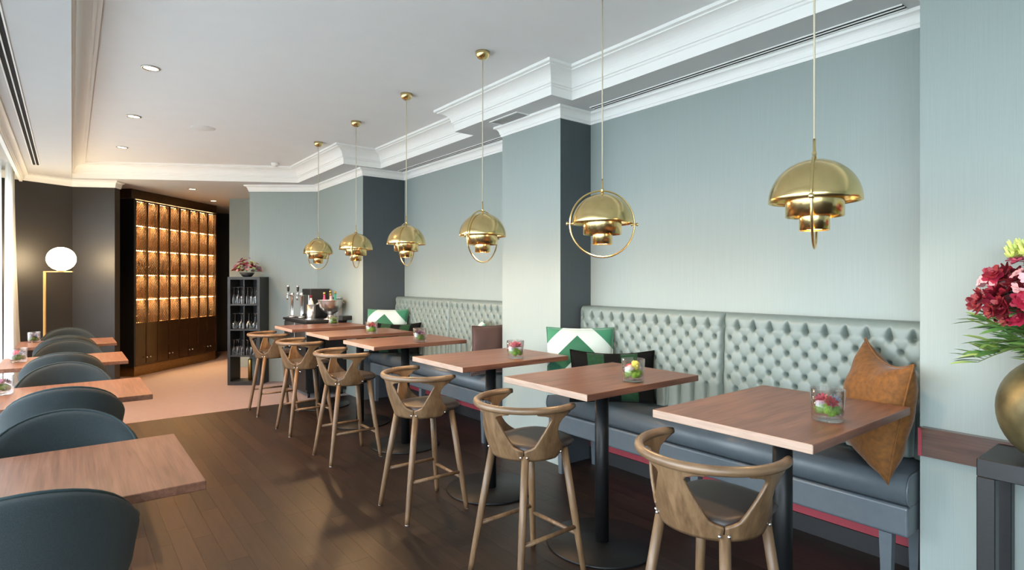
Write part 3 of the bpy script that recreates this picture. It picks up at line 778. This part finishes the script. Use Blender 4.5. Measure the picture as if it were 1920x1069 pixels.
for z in (1.163, 1.530, 1.905, 2.28, 2.652):
    b_ = nb()
    for k in range(8): box(b_, (k*DW+.020, .052, z-.018), ((k+1)*DW-.020, .062, z-.009))
    tag(obj('light_strip', b_, 'strip_light', cab), kind='stuff')
    ld = bpy.data.lights.new('shelf_light', 'AREA'); ld.shape = 'RECTANGLE'; ld.size = CW-.05; ld.size_y = .03; ld.energy = 52; ld.color = (1, .64, .28)
    lo = bpy.data.objects.new('shelf_light', ld); COL.objects.link(lo); lo.parent = cab; lo.location = (CW/2, .085, z-.020); lo.rotation_euler = (.45, 0, 0)
for k in range(9):
    b_ = nb(); x = min(max(k*DW, .006), CW-.006); box(b_, (x-.006, .05, .78), (x+.006, .34, 2.66)); obj('partition', b_, 'bronze', cab)
# one door: frame, lower panel, mesh, glass, knob
for k in range(8):
    x0 = k*DW+.0015; x1 = (k+1)*DW-.0015; fw_ = .017
    b_ = nb()
    for a, c in (((x0, .0, .16), (x0+fw_, .026, 2.65)), ((x1-fw_, .0, .16), (x1, .026, 2.65)), ((x0+fw_, .0, 2.63), (x1-fw_, .026, 2.65)), ((x0+fw_, .0, .16), (x1-fw_, .026, .178))): box(b_, a, c)
    dr = obj('door', b_, 'bronze', cab)
    b_ = nb(); box(b_, (x0+fw_, .008, .178), (x1-fw_, .02, .80)); obj('door_panel', b_, 'bronze', dr)
    b_ = nb(); xa, xb, za, zb = x0+fw_, x1-fw_, .80, 2.63; sp = .050; wv = .0055
    for sgn in (1, -1):
        c = za-(xb-xa)
        while c < zb+(xb-xa):
            pts = []
            for x in (xa, xb):
                z = c+(x-xa)*1.25 if sgn > 0 else c+(xb-x)*1.25
                pts.append([x, z])
            (xA, zA), (xB, zB) = pts
            def clipz(xA, zA, xB, zB):
                lo, hi = 0., 1.
                dz = zB-zA
                for lim, s_ in ((za, 1), (zb, -1)):
                    f0 = (zA-lim)*s_; f1 = (zB-lim)*s_
                    if f0 < 0 and f1 < 0: return None
                    if f0 < 0: lo = max(lo, f0/(f0-f1))
                    elif f1 < 0: hi = min(hi, f0/(f0-f1))
                return None if hi-lo < .02 else (xA+(xB-xA)*lo, zA+dz*lo, xA+(xB-xA)*hi, zA+dz*hi)
            r = clipz(xA, zA, xB, zB)
            if r:
                a_, z_, c_, w_ = r; y = .0125 if sgn > 0 else .0150
                vs = [b_.verts.new(p) for p in ((a_, y, z_-wv), (c_, y, w_-wv), (c_, y, w_+wv), (a_, y, z_+wv), (a_, y+.002, z_-wv), (c_, y+.002, w_-wv), (c_, y+.002, w_+wv), (a_, y+.002, z_+wv))]
                for q in ((0, 1, 2, 3), (7, 6, 5, 4), (0, 4, 5, 1), (3, 2, 6, 7)): b_.faces.new([vs[i] for i in q])
            c += sp
    tag(obj('mesh_grille', b_, 'wire', dr), kind='stuff')
    kx = x1-.035 if k % 2 == 0 else x0+.035
    b_ = nb(); tube(b_, [(kx, .0, .27), (kx, -.018, .27)], .005, 8); sphere(b_, (kx, -.024, .27), .012, 10, 6); obj('knob', b_, 'chrome', dr)
def cabp(x, y, z):
    return (A.x+x*math.cos(ang)-y*math.sin(ang), A.y+x*math.sin(ang)+y*math.cos(ang), z)
# stemware
def wineglass(kind, flip):
    if kind == 'flute': pr = [(0, 0), (.030, .001), (.030, .003), (.005, .008), (.004, .085), (.014, .10), (.024, .13), (.025, .17), (.021, .215)]
    elif kind == 'wine': pr = [(0, 0), (.034, .001), (.034, .003), (.006, .008), (.004, .085), (.018, .095), (.038, .125), (.040, .155), (.031, .20)]
    else: pr = [(0, 0), (.036, .001), (.036, .003), (.006, .008), (.0045, .095), (.020, .105), (.046, .135), (.048, .165), (.038, .205)]
    b_ = nb(); lathe(b_, pr, 14)
    if flip:
        h = pr[-1][1]
        for v in b_.verts: v.co.z = h-v.co.z
    me = bpy.data.meshes.new('wine_glass'); bmesh.ops.recalc_face_normals(b_, faces=b_.faces[:]); b_.to_mesh(me); b_.free()
    me.materials.append(M['glass_stem']); return me
m_, N_, L_, B_ = nodes('glass_stem'); N_.remove(B_)
t_ = N_.new('ShaderNodeBsdfTransparent'); g_ = N_.new('ShaderNodeBsdfGlossy'); g_.inputs['Roughness'].default_value = .08
fr_ = N_.new('ShaderNodeLayerWeight'); fr_.inputs[0].default_value = .5; mx_ = N_.new('ShaderNodeMixShader')
L_.new(fr_.outputs['Facing'], mx_.inputs[0]); L_.new(t_.outputs[0], mx_.inputs[1]); L_.new(g_.outputs[0], mx_.inputs[2]); L_.new(mx_.outputs[0], N_['Material Output'].inputs[0]); M['glass_stem'] = m_
GM = {k+str(f): wineglass(k, f) for k in ('flute', 'wine', 'round') for f in (0, 1)}
rows = [(4, 1.905, 'third shelf'), (2, 1.530, 'x'), (4, 1.530, 'x'), (6, 1.530, 'x'), (0, 1.530, 'x'), (1, 1.530, 'x'), (4, 1.163, 'x'), (6, 1.163, 'x'), (0, .79, 'x'), (1, .79, 'x'), (2, .79, 'x'), (4, .79, 'x'), (6, .79, 'x'), (7, .79, 'x')]
for c, z, _ in rows:
    for k in range(4):
        o = obj('wine_glass', GM['wine0' if (c+k) % 2 else 'round0'], None, None, cabp((c+.5)*DW+(-.05 if k % 2 == 0 else .05), .14+.10*(k//2), z+.0085))
        tag(o, 'stemmed glass behind the %s mesh door from the lamp, on the %s lit shelf' % (('first', 'second', 'third', 'fourth', 'fifth', 'sixth', 'seventh', 'eighth')[c], {1.905: 'second highest', 1.530: 'middle', 1.163: 'second lowest', .79: 'lowest'}[z]), 'glass', 'stemware in the wine cabinet')

# ================================================================ GLASSWARE SHELF
dS = 7.80; depth = .29
p0 = FW*dS+RT*((426.5-960)/F_PX*dS); wS = (487-426.5)/F_PX*dS
rz = -YAW
sh = thing('glassware_shelf', 'black open shelf unit holding upside-down stemware', 'shelf', (p0.x, p0.y, .002), rz)
HS = 1.490; tk = .038
b_ = nb(); box(b_, (0, 0, 0), (tk, depth, HS)); obj('side_panel', b_, 'black_wood', sh)
b_ = nb(); box(b_, (wS-tk, 0, 0), (wS, depth, HS)); obj('side_panel', b_, 'black_wood', sh)
b_ = nb(); box(b_, (tk, 0, HS-tk), (wS-tk, depth, HS)); obj('top_panel', b_, 'black_wood', sh)
b_ = nb(); box(b_, (tk, 0, 0), (wS-tk, depth, .05)); obj('bottom_panel', b_, 'black_wood', sh)
b_ = nb(); box(b_, (tk, depth-.008, .42), (wS-tk, depth, HS-tk)); obj('back_panel', b_, 'black_wood', sh)
SZ = [.400, .760, 1.105]
for z in SZ:
    b_ = nb(); box(b_, (tk, .004, z-.010), (wS-tk, depth-.008, z+.010)); obj('shelf_board', b_, 'black_wood', sh)
b_ = nb(); box(b_, (wS/2-.006, .01, .410), (wS/2+.006, depth-.008, HS-tk)); obj('divider', b_, 'black_wood', sh)
def shp(x, y, z):
    c, s = math.cos(rz), math.sin(rz); return (p0.x+x*c-y*s, p0.y+x*s+y*c, z+.002)
for z, kind, nx, ny, lb in ((SZ[2], 'flute1', 3, 2, 'upside-down champagne flute on the top tier of the black shelf'), (SZ[1], 'round1', 2, 2, 'upside-down balloon wine glass on the middle tier of the black shelf'), (SZ[0], 'wine1', 3, 3, 'upside-down white wine glass on the lowest glass tier of the black shelf')):
    wh = (wS/2-.006-tk)
    for col in (0, 1):
        for a in range(nx):
            for b in range(ny):
                x = tk+col*(wh+.012)+wh*(a+.5)/nx; y = .045+b*(.085 if ny < 3 else .072)
                sc_ = obj('wine_glass', GM[kind], None, None, shp(x, y, z+.0105))
                k_ = .82 if kind == 'round1' else (.68 if kind == 'wine1' else 1); sc_.scale = (k_, k_, 1.05 if kind != 'flute1' else 1.08)
                tag(sc_, lb, 'glass', 'stemware on the black shelf '+kind[:-1])
b_ = nb(); lathe(b_, [(0, 0), (.028, 0), (.028, .27), (.024, .29), (0, .29)], 16); o = obj('tall_canister', b_, 'brass_dark', None, shp(wS*.55, .15, .052)); tag(o, 'bronze canister on the bottom of the black shelf', 'canister')
# flower bowl on top
fb = thing('flower_bowl', 'low black bowl of crimson and pink flowers on the black shelf', 'flowers', shp(wS*.52, .085, HS+.0005))
b_ = nb(); lathe(b_, [(0, 0), (.05, 0), (.065, .012), (.100, .060), (.095, .061), (.055, .02), (0, .016)], 24); obj('bowl', b_, 'black_matte', fb)
rr = random.Random(5)
for k in range(95):
    a = rr.random()*2*PI; r = .17*math.sqrt(rr.random()); z = .07+.20*(1-(r/.18)**2)*rr.uniform(.4, 1.1)
    b_ = nb(); petalflower(b_, (1.15*r*math.cos(a), .26*r*math.sin(a), z), rr.uniform(.020, .030), 6, (math.cos(a)*r*6, math.sin(a)*r*6, 1), 2, .4, .6)
    obj('blossom', b_, 'petal_'+rr.choice(['crimson', 'red', 'rose', 'mauve', 'pink', 'lime', 'blush']), fb)
def leafy(bm, base, d, L, w, nseg=4, droop=.3):
    d = Vector(d).normalized(); s = d.cross(Vector((0, 0, 1)));
    if s.length < .05: s = Vector((1, 0, 0))
    s.normalize(); pr = None; p = Vector(base)
    for i in range(nseg+1):
        t = i/nseg; q = p+d*L*t+Vector((0, 0, -droop*L*t*t)); ww = w*math.sin(PI*min(1, .08+t*.92))**.8
        cur = (bm.verts.new(q-s*ww), bm.verts.new(q+Vector((0, 0, -ww*.3))), bm.verts.new(q+s*ww))
        if pr:
            for k in range(2): bm.faces.new((pr[k], pr[k+1], cur[k+1], cur[k])).smooth = True
        pr = cur
for k in range(22):
    a = rr.random()*2*PI; b_ = nb(); leafy(b_, (.06*math.cos(a), .04*math.sin(a), .07), (1.2*math.cos(a), .12*math.sin(a), rr.uniform(.1, 1.6)), rr.uniform(.11, .19), .010, 3, .2); obj('leaf', b_, rr.choice(['leaf', 'leaf_pale', 'leaf_dark']), fb)

# ================================================================ SIDEBOARD
SBX0, SBX1, SBY0, SBY1, SBZ = 2.28, 2.795, 6.985, 7.93, .95
sb = thing('sideboard', 'black sideboard with drawers under the beer taps', 'sideboard', (SBX0, SBY0, 0))
b_ = bbox((0, 0, SBZ-.03), (SBX1-SBX0, SBY1-SBY0, SBZ), .003, 1); obj('worktop', b_, 'black_matte', sb)
b_ = nb(); box(b_, (.02, .02, .06), (SBX1-SBX0, SBY1-SBY0-.02, SBZ-.03)); obj('body', b_, 'black_wood', sb)
for k in range(2):
    y0 = .03+k*.44
    for z0, z1 in ((.66, .90), (.38, .64), (.10, .36)):
        b_ = bbox((.004, y0, z0), (.02, y0+.425, z1), .002, 1); dd = obj('drawer_front', b_, 'steel' if z1 > .8 else 'black_wood', sb)
        b_ = nb(); tube(b_, [(-.012, y0+.12, z1-.05), (-.012, y0+.30, z1-.05)], .006, 8); obj('handle', b_, 'chrome', dd)
for k in range(4):
    b_ = nb(); lathe(b_, [(0, 0), (.015, 0), (.015, .06), (0, .06)], 10, ((.05, SBX1-SBX0-.05)[k % 2], (.05, SBY1-SBY0-.05)[k//2], 0)); obj('foot', b_, 'black_metal', sb)
def onsb(px, d):
    v = FW*d+RT*((px-960)/F_PX*d); return (v.x, v.y, SBZ+.0005)
def tap(px, d, label):
    t = thing('beer_tap', label, 'beer tap', onsb(px, d), -YAW, 'beer taps on the sideboard')
    b_ = nb(); lathe(b_, [(0, 0), (.055, 0), (.055, .012), (.022, .02), (.019, .03), (.019, .27), (.026, .275), (.026, .33), (.02, .335), (0, .335)], 20); obj('column', b_, 'chrome', t)
    b_ = nb(); tube(b_, [(-.005, -.015, .30), (-.03, -.06, .30), (-.03, -.085, .285), (-.03, -.088, .235)], .011, 10); obj('spout', b_, 'chrome', t)
    b_ = nb(); sphere(b_, (-.03, -.065, .315), .017, 10, 8); tube(b_, [(-.03, -.065, .32), (-.03, -.062, .345)], .007, 8); obj('valve', b_, 'chrome', t)
    b_ = nb(); tube(b_, [(-.03, -.062, .345), (-.03, -.06, .36), (-.03, -.058, .405)], [.008, .014, .017], 10); hd = obj('handle', b_, 'black_matte', t)
    b_ = nb(); sphere(b_, (-.03, -.058, .415), .0185, 12, 8); obj('ball', b_, 'chrome', hd)
    return t
tap(548, 7.62, 'chrome beer tap with ball handle, farther from the coffee machine'); tap(566, 7.50, 'chrome beer tap with ball handle beside the black coffee machine')
b_ = thing('coffee_machine', 'black box-shaped coffee machine on the sideboard', 'coffee machine', onsb(588, 7.65), 0)
q = bbox((-.10, -.17, 0), (.16, .17, .38), .01, 2); obj('body', q, 'black_matte', b_); q = bbox((-.112, -.13, .05), (-.10, .13, .30), .004, 1); obj('front_panel', q, 'steel', b_)
bk = thing('ice_bucket', 'small steel wine cooler standing on a saucer', 'ice bucket', onsb(583, 7.16), 0)
q = nb(); lathe(q, [(0, 0), (.085, 0), (.09, .006), (0, .007)], 24); obj('saucer', q, 'chrome', bk)
q = nb(); lathe(q, [(0, .007), (.052, .007), (.054, .012), (.054, .19), (.050, .19), (.050, .02), (0, .02)], 28); obj('cylinder', q, 'steel', bk)
bt = thing('bottle', 'white bottle standing in the small steel wine cooler', 'bottle', (bk.location.x, bk.location.y, SBZ+.0215), 0)
q = nb(); lathe(q, [(0, 0), (.036, 0), (.037, .16), (.028, .20), (.014, .23), (.013, .285), (0, .287)], 18); obj('body', q, 'label_white', bt); q = nb(); lathe(q, [(0, .287), (.0145, .287), (.0145, .25), (.0135, .25)], 14); obj('cap', q, 'petal_red', bt)
cb = thing('champagne_bowl', 'large footed silver champagne bowl full of bottles', 'champagne bowl', onsb(620, 7.17), 0)
q = nb(); lathe(q, [(0, 0), (.085, 0), (.088, .008), (.05, .025), (.035, .05), (.038, .07), (.09, .10), (.135, .155), (.150, .22), (.155, .245), (.158, .25), (.150, .25), (.142, .22), (.12, .15), (.06, .10), (0, .09)], 36); obj('bowl', q, 'steel', cb)
for s in (-1, 1):
    q = nb(); tube(q, [(s*.148, -.03, .215), (s*.175, -.025, .20), (s*.180, 0, .19), (s*.175, .025, .20), (s*.148, .03, .215)], .006, 8); obj('handle', q, 'steel', cb)
cx_, cy_, _ = cb.location
for k, (dx, dy, h, c, lb) in enumerate(((-.07, .03, .20, 'petal_rose', 'pink bottle neck'), (-.02, -.06, .19, 'petal_blush', 'blush bottle neck'), (.02, .07, .19, 'petal_orange', 'orange bottle neck'), (.05, -.02, .21, 'petal_teal', 'teal bottle neck'), (.0, .01, .22, 'green_glass', 'dark green bottle neck'))):
    bt = thing('bottle', lb+' rising from the champagne bowl', 'bottle', (cx_+dx, cy_+dy, SBZ+.145), 0, 'bottles in the champagne bowl')
    q = nb(); lathe(q, [(0, 0), (.024, 0), (.027, .08), (.014, .12), (.012, h-.04), (.015, h-.035), (.015, h), (0, h)], 14); obj('body', q, c, bt); q = nb(); lathe(q, [(0, h+.001), (.0155, h+.001), (.0155, h-.03), (.0145, h-.03)], 12); obj('foil', q, 'brass_dark', bt)
gk = thing('glass_cooler', 'tapered clear cooler behind the champagne bowl', 'ice bucket', onsb(637, 7.42), 0)
q = nb(); lathe(q, [(0, 0), (.045, 0), (.05, .01), (.085, .27), (.081, .27), (.046, .016), (0, .016)], 28); obj('bucket', q, 'glass_clear', gk)
q = nb(); lathe(q, [(.086, .255), (.091, .258), (.091, .272), (.086, .275), (.0855, .255)], 28); obj('rim', q, 'chrome', gk)
q = nb(); lathe(q, [(0, .03), (.05, .03), (.068, .16), (0, .165)], 20); obj('ice', q, 'label_white', gk)
tr = bbox((-.10, -.06, 0), (.10, .06, .05), .004, 1); o = obj('napkin_tray', tr, 'black_wood', None, onsb(648, 7.10), (0, 0, .3)); tag(o, 'black napkin tray at the end of the sideboard', 'tray')

# ================================================================ FLOOR LAMP
dl = 7.06
gp = FW*dl+RT*((115-960)/F_PX*dl); zg = 1.45+(525-486)/F_PX*dl
fl = thing('floor_lamp', 'slim brass floor lamp with a glowing oval globe in the dark corner', 'floor lamp', (gp.x, gp.y, .002), -YAW)
rg = 29.5/F_PX*dl; zt = zg-22/F_PX*dl
q = nb(); sphere(q, (0, 0, zg), 22.6/F_PX*dl, 32, 20, (1, 1, .97)); obj('globe', q, 'globe_light', fl)
q = nb(); box(q, (-rg*1.12, -.010, zt-.018), (rg*.72, .010, zt-.006)); obj('top_bar', q, 'brass_lamp', fl)
q = nb(); lathe(q, [(0, 0), (.045, 0), (.045, .012), (0, .012)], 20, (0, 0, zt-.006)); obj('globe_holder', q, 'brass_lamp', fl)
q = nb(); box(q, (-rg*1.12, -.010, .008), (-rg*1.12+.020, .010, zt-.018)); obj('pole', q, 'brass_lamp', fl)
q = bbox((-rg*1.12-.02, -.13, 0), (.14, .13, .01), .003, 1); obj('base', q, 'brass_lamp', fl)

# ================================================================ CEILING FITTINGS
def spot(x, y, label, en=185, zc=ZC):
    t = thing('downlight', label, 'downlight', (x, y, zc), 0, 'recessed downlights')
    q = nb(); lathe(q, [(.046, -.001), (.060, -.001), (.062, -.004), (.058, -.008), (.048, -.008), (.046, -.004), (.046, -.001)], 28); obj('trim_ring', q, 'steel', t)
    q = nb(); lathe(q, [(0, -.003), (.046, -.003), (.046, -.0015), (0, -.0015)], 24); obj('lens', q, 'downlight_glow', t)
    ld = bpy.data.lights.new('downlight_beam', 'SPOT'); ld.energy = en; ld.color = (1, .50, .18); ld.spot_size = math.radians(125); ld.spot_blend = 1; ld.shadow_soft_size = .045
    lo = bpy.data.objects.new('downlight_beam', ld); COL.objects.link(lo); lo.parent = t; lo.location = (0, 0, -.02)
for k, (x, y) in enumerate(((.475, 4.89), (.489, 6.437), (.495, 8.02))): spot(x, y, ('warm recessed downlight third from the wine cabinet', 'warm recessed downlight second from the wine cabinet', 'warm recessed downlight closest to the wine cabinet')[k])
spot(1.45, 9.55, 'warm recessed downlight in the corridor ceiling closest to the glassware shelf', 40, ZS); spot(1.95, 10.75, 'warm recessed downlight deep in the corridor ceiling', 60, ZS)
q = nb(); lathe(q, [(0, -.004), (.108, -.004), (.112, -.002), (.112, 0)], 40); o = obj('ceiling_speaker', q, 'label_white', None, (1.085, 6.50, ZC)); tag(o, 'flat round white speaker grille in the ceiling', 'speaker')
q = nb(); lathe(q, [(0, -.045), (.035, -.045), (.048, -.03), (.05, 0), (0, 0)], 24); o = obj('smoke_detector', q, 'plaster_white', None, (2.16, 7.86, ZC)); tag(o, 'small white smoke detector at the ceiling edge', 'smoke detector')
v = thing('air_vent', 'rectangular metal air vent in the soffit by the pillar', 'vent', (2.905, 3.745, ZS))
for a, c in (((-.075, -.19, -.006), (-.060, .19, 0)), ((.060, -.19, -.006), (.075, .19, 0)), ((-.06, -.19, -.006), (.06, -.175, 0)), ((-.06, .175, -.006), (.06, .19, 0))):
    q = nb(); box(q, a, c); obj('frame', q, 'plaster_white', v)
q = nb(); box(q, (-.06, -.175, -.0015), (.06, .175, -.0005)); obj('backing', q, 'leather_slate', v)
for k in range(7):
    q = nb(); x = -.05+k*.0167; box(q, (x-.003, -.175, -.006), (x+.003, .175, -.002)); obj('slat', q, 'steel', v)
def slot(x0, x1, y0, y1, label):
    v = thing('slot_diffuser', label, 'vent', ((x0+x1)/2, (y0+y1)/2, ZS)); hx, hy = (x1-x0)/2, (y1-y0)/2
    q = nb(); box(q, (-hx, -hy, -.002), (hx, hy, -.0005)); obj('slot', q, 'dark_gap', v)
    for x in (-hx-.008, -.004, hx): q = nb(); box(q, (x, -hy, -.006), (x+.008, hy, -.0005)); obj('rail', q, 'plaster_white', v)
slot(3.215, 3.275, 1.01, 3.12, 'long slot air diffuser above the near banquette'); slot(3.215, 3.275, 4.2, 6.40, 'long slot air diffuser above the far banquette'); slot(-.325, -.268, -2, 8.68, 'long slot air diffuser above the windows')

# ================================================================ CURTAINS
def curtain(name, y0, y1, label, x=-.56, flare=0.):
    q = nb(); n = int((y1-y0)/.012)
    rr = random.Random(int(y0*10)); ph = rr.random()*6
    def fn(u, v):
        y = y0+(y1-y0)*u; z = .02+2.76*v; amp = .030*(1-.35*v)
        s = math.sin(2*PI*y/.115+.6*math.sin(y*5+ph))+.4*math.sin(2*PI*y/.071+ph)
        return (x+amp*s+flare*(1-v)**2*max(0, u-.6)/.4, y+.05*(1-v)*(u-.5)*flare*8, z)
    grid(q, fn, n, 14); o = obj(name, q, 'sheer_curtain', recalc=False); tag(o, label, 'curtain')
curtain('sheer_curtain', 8.55, 9.26, 'sheer white curtain gathered at the dark corner', -.545, .08)
curtain('sheer_curtain', 6.2, 8.45, 'sheer white curtain drawn across the window by the low tables', -.60)

# ================================================================ CONSOLE, VASE, BOUQUET
CX0, CX1, CY0, CY1, CZ = 2.665, 2.962, -.55, .60, .787
co = thing('console_table', 'black wooden console table carrying the round bronze vase', 'console table', (CX0, CY0, 0))
lx, ly = CX1-CX0, CY1-CY0
q = bbox((0, 0, CZ-.068), (lx, ly, CZ), .003, 1); obj('top', q, 'black_wood', co)
for x in (0, lx-.055):
    for y in (0, ly-.055):
        q = bbox((x, y, 0), (x+.055, y+.055, CZ-.068), .003, 1); obj('leg', q, 'black_wood', co)
for y in (.012, ly-.043):
    q = nb(); box(q, (.055, y, CZ-.10), (lx-.055, y+.03, CZ-.068)); obj('apron', q, 'black_wood', co)
vd = 2.03; vp = FW*vd+RT*((1983-960)/F_PX*vd)
va = thing('round_vase', 'round bronze-gold vase on the black console', 'vase', (vp.x, vp.y, CZ+.0005))
pr = [(0, 0), (.075, 0), (.085, .006)]
for i in range(1, 18):
    a = -1.15+i/17*2.45; pr.append((.172*math.cos(a), .190+.195*math.sin(a)))
pr += [(.055, .395), (.062, .405), (.056, .408), (.045, .39), (.05, .37)]
q = nb(); lathe(q, pr, 48); obj('body', q, 'vase_gold', va)
bq = thing('bouquet', 'large bouquet of dark red orchids, pink hydrangea and willow leaves in the round vase', 'flowers', (vp.x, vp.y, CZ+.405))
rr = random.Random(11)
q = nb()
for k in range(26):
    a = rr.random()*2*PI; e = rr.uniform(.15, 1.3); d = Vector((math.cos(a)*math.cos(e), math.sin(a)*math.cos(e), math.sin(e)))
    d.x = min(d.x, .3)
    tube(q, [(0.02*d.x, .02*d.y, -.06), Vector((0, 0, .03))+d*.12, Vector((0, 0, .05))+d*.26], .003, 5)
obj('stems', q, 'stem', bq)
def bdir(px, py):      # direction helper: where in the bunch a bloom sits, as offsets right (m) and up (m)
    return RT*px+Vector((0, 0, py))
# orchids, each bloom its own part; spread over the rounded head of the bunch
fm = []
for v_ in range(3):
    q = nb(); petalflower(q, (0, 0, 0), .040, 5, (0, 0, 1), 2, .45+.15*v_, .75); sphere(q, (0, 0, .008), .008, 8, 5)
    me = bpy.data.meshes.new('orchid'); q.to_mesh(me); q.free(); me.materials.append(M['petal_red' if v_ < 2 else 'petal_crimson']); fm.append(me)
def place(name, me, pos, d, sc=1.0):
    o = obj(name, me, None, bq, pos); o.rotation_mode = 'QUATERNION'; o.rotation_quaternion = Vector((0, 0, 1)).rotation_difference(Vector(d)); o.scale = (sc,)*3; return o
def ring_clusters():
    C = []
    for a_ in range(0, 360, 22):
        for e_, kind in ((12, 'red'), (38, 'mix'), (62, 'top')): C.append((a_+rr.uniform(-9, 9)+(15 if e_ == 38 else 0), e_+rr.uniform(-5, 5), kind))
    return C
floret = nb(); petalflower(floret, (0, 0, 0), .013, 4, (0, 0, 1), 1, .3, .9); fl_me = {}
for c in ('blush', 'pink', 'lime', 'yellow', 'mauve'):
    me = bpy.data.meshes.new('floret'); floret.to_mesh(me); me.materials.append(M['petal_'+c]); fl_me[c] = me
floret.free()
for az, el, kind in ring_clusters():
    a, e = math.radians(az), math.radians(el)
    d = Vector((math.cos(a)*math.cos(e), math.sin(a)*math.cos(e), math.sin(e))); cpos = Vector((0, 0, .115))+Vector((min(d.x*.215, .085), d.y*.215, d.z*.215))
    pick = 'red' if kind == 'red' and rr.random() < .8 else rr.choice(['red', 'hyd', 'hyd']) if kind != 'top' else rr.choice(['pinkc', 'yel', 'red'])
    if pick == 'red':
        for _ in range(6): place('orchid', rr.choice(fm), cpos+Vector((rr.uniform(-.045, .045), rr.uniform(-.045, .045), rr.uniform(-.045, .045))), d+Vector((rr.uniform(-.6, .6), rr.uniform(-.6, .6), rr.uniform(-.5, .6))), rr.uniform(.65, 1.0))
    elif pick == 'hyd':
        q = nb()
        for _ in range(26):
            u = Vector((rr.gauss(0, 1), rr.gauss(0, 1), rr.gauss(0, 1))).normalized()
            if u.dot(d) < -.2: u = -u
            petalflower(q, cpos+u*.048, .015, 4, u, 1, .3, .9)
        obj('hydrangea', q, rr.choice(['petal_blush', 'petal_blush', 'petal_mauve']), bq)
    elif pick == 'pinkc':
        q = nb(); 
        for _ in range(8): petalflower(q, cpos+Vector((rr.uniform(-.04, .04), rr.uniform(-.04, .04), .03+rr.uniform(-.02, .03))), .030, 6, d+Vector((rr.uniform(-.4, .4), rr.uniform(-.4, .4), .4)), 2, .5, .7)
        obj('pink_bloom', q, 'petal_pink', bq)
    else:
        for _ in range(5):
            p = cpos+Vector((rr.uniform(-.04, .04), rr.uniform(-.04, .04), .05+rr.uniform(-.02, .02))); q = nb(); petalflower(q, (0, 0, 0), .030, 6, (0, 0, 1), 2, 1.6, .5); me = bpy.data.meshes.new('yellow_bud'); q.to_mesh(me); q.free(); me.materials.append(M['petal_lime']); place('yellow_bud', me, p, d+Vector((0, 0, .8)), 1)
for k in range(7):
    q = nb(); a = PI*.75+rr.uniform(-1, 1); sphere(q, (.15*math.cos(a)+rr.uniform(-.02, .02), .15*math.sin(a)+rr.uniform(-.02, .02), .23+rr.uniform(-.02, .02)), .010, 8, 6); obj('berry', q, 'berry', bq)
lm = []
for v_ in range(3):
    q = nb(); leafy(q, (0, 0, 0), (1, 0, .25), .085+.02*v_, .0125, 4, .2); me = bpy.data.meshes.new('leaf'); q.to_mesh(me); q.free(); me.materials.append(M[('leaf', 'leaf_pale', 'leaf')[v_]]); lm.append(me)
def sprig(az, el, L, droop):
    a, e = math.radians(az), math.radians(el); d = Vector((math.cos(a)*math.cos(e), math.sin(a)*math.cos(e), math.sin(e)))
    pth = [Vector((0, 0, .03))+d*L*t+Vector((0, 0, -droop*t*t)) for t in (0, .2, .4, .6, .8, 1)]
    q = nb(); tube(q, pth, [.003, .003, .0025, .002, .002, .0015], 5); sg = obj('willow_sprig', q, 'stem', bq)
    for k in range(16):
        t = .30+.70*k/15; i = min(4, int(t*5)); f = t*5-i; p = pth[i].lerp(pth[i+1], f)
        o = obj('leaf', rr.choice(lm), None, sg, p); o.rotation_euler = (rr.uniform(-.4, .4), rr.uniform(-.35, .3), a+(1 if k % 2 else -1)*rr.uniform(.25, .8))
for az in range(0, 360, 24): sprig(az+rr.uniform(-6, 6), rr.uniform(-4, 22), rr.uniform(.20, .25)*(.25 if math.cos(math.radians(az)) > .25 else 1), rr.uniform(.03, .08))
for az in range(0, 360, 30): sprig(az+rr.uniform(-8, 8), rr.uniform(22, 48), rr.uniform(.20, .26)*(.3 if math.cos(math.radians(az)) > .25 else 1), .02)
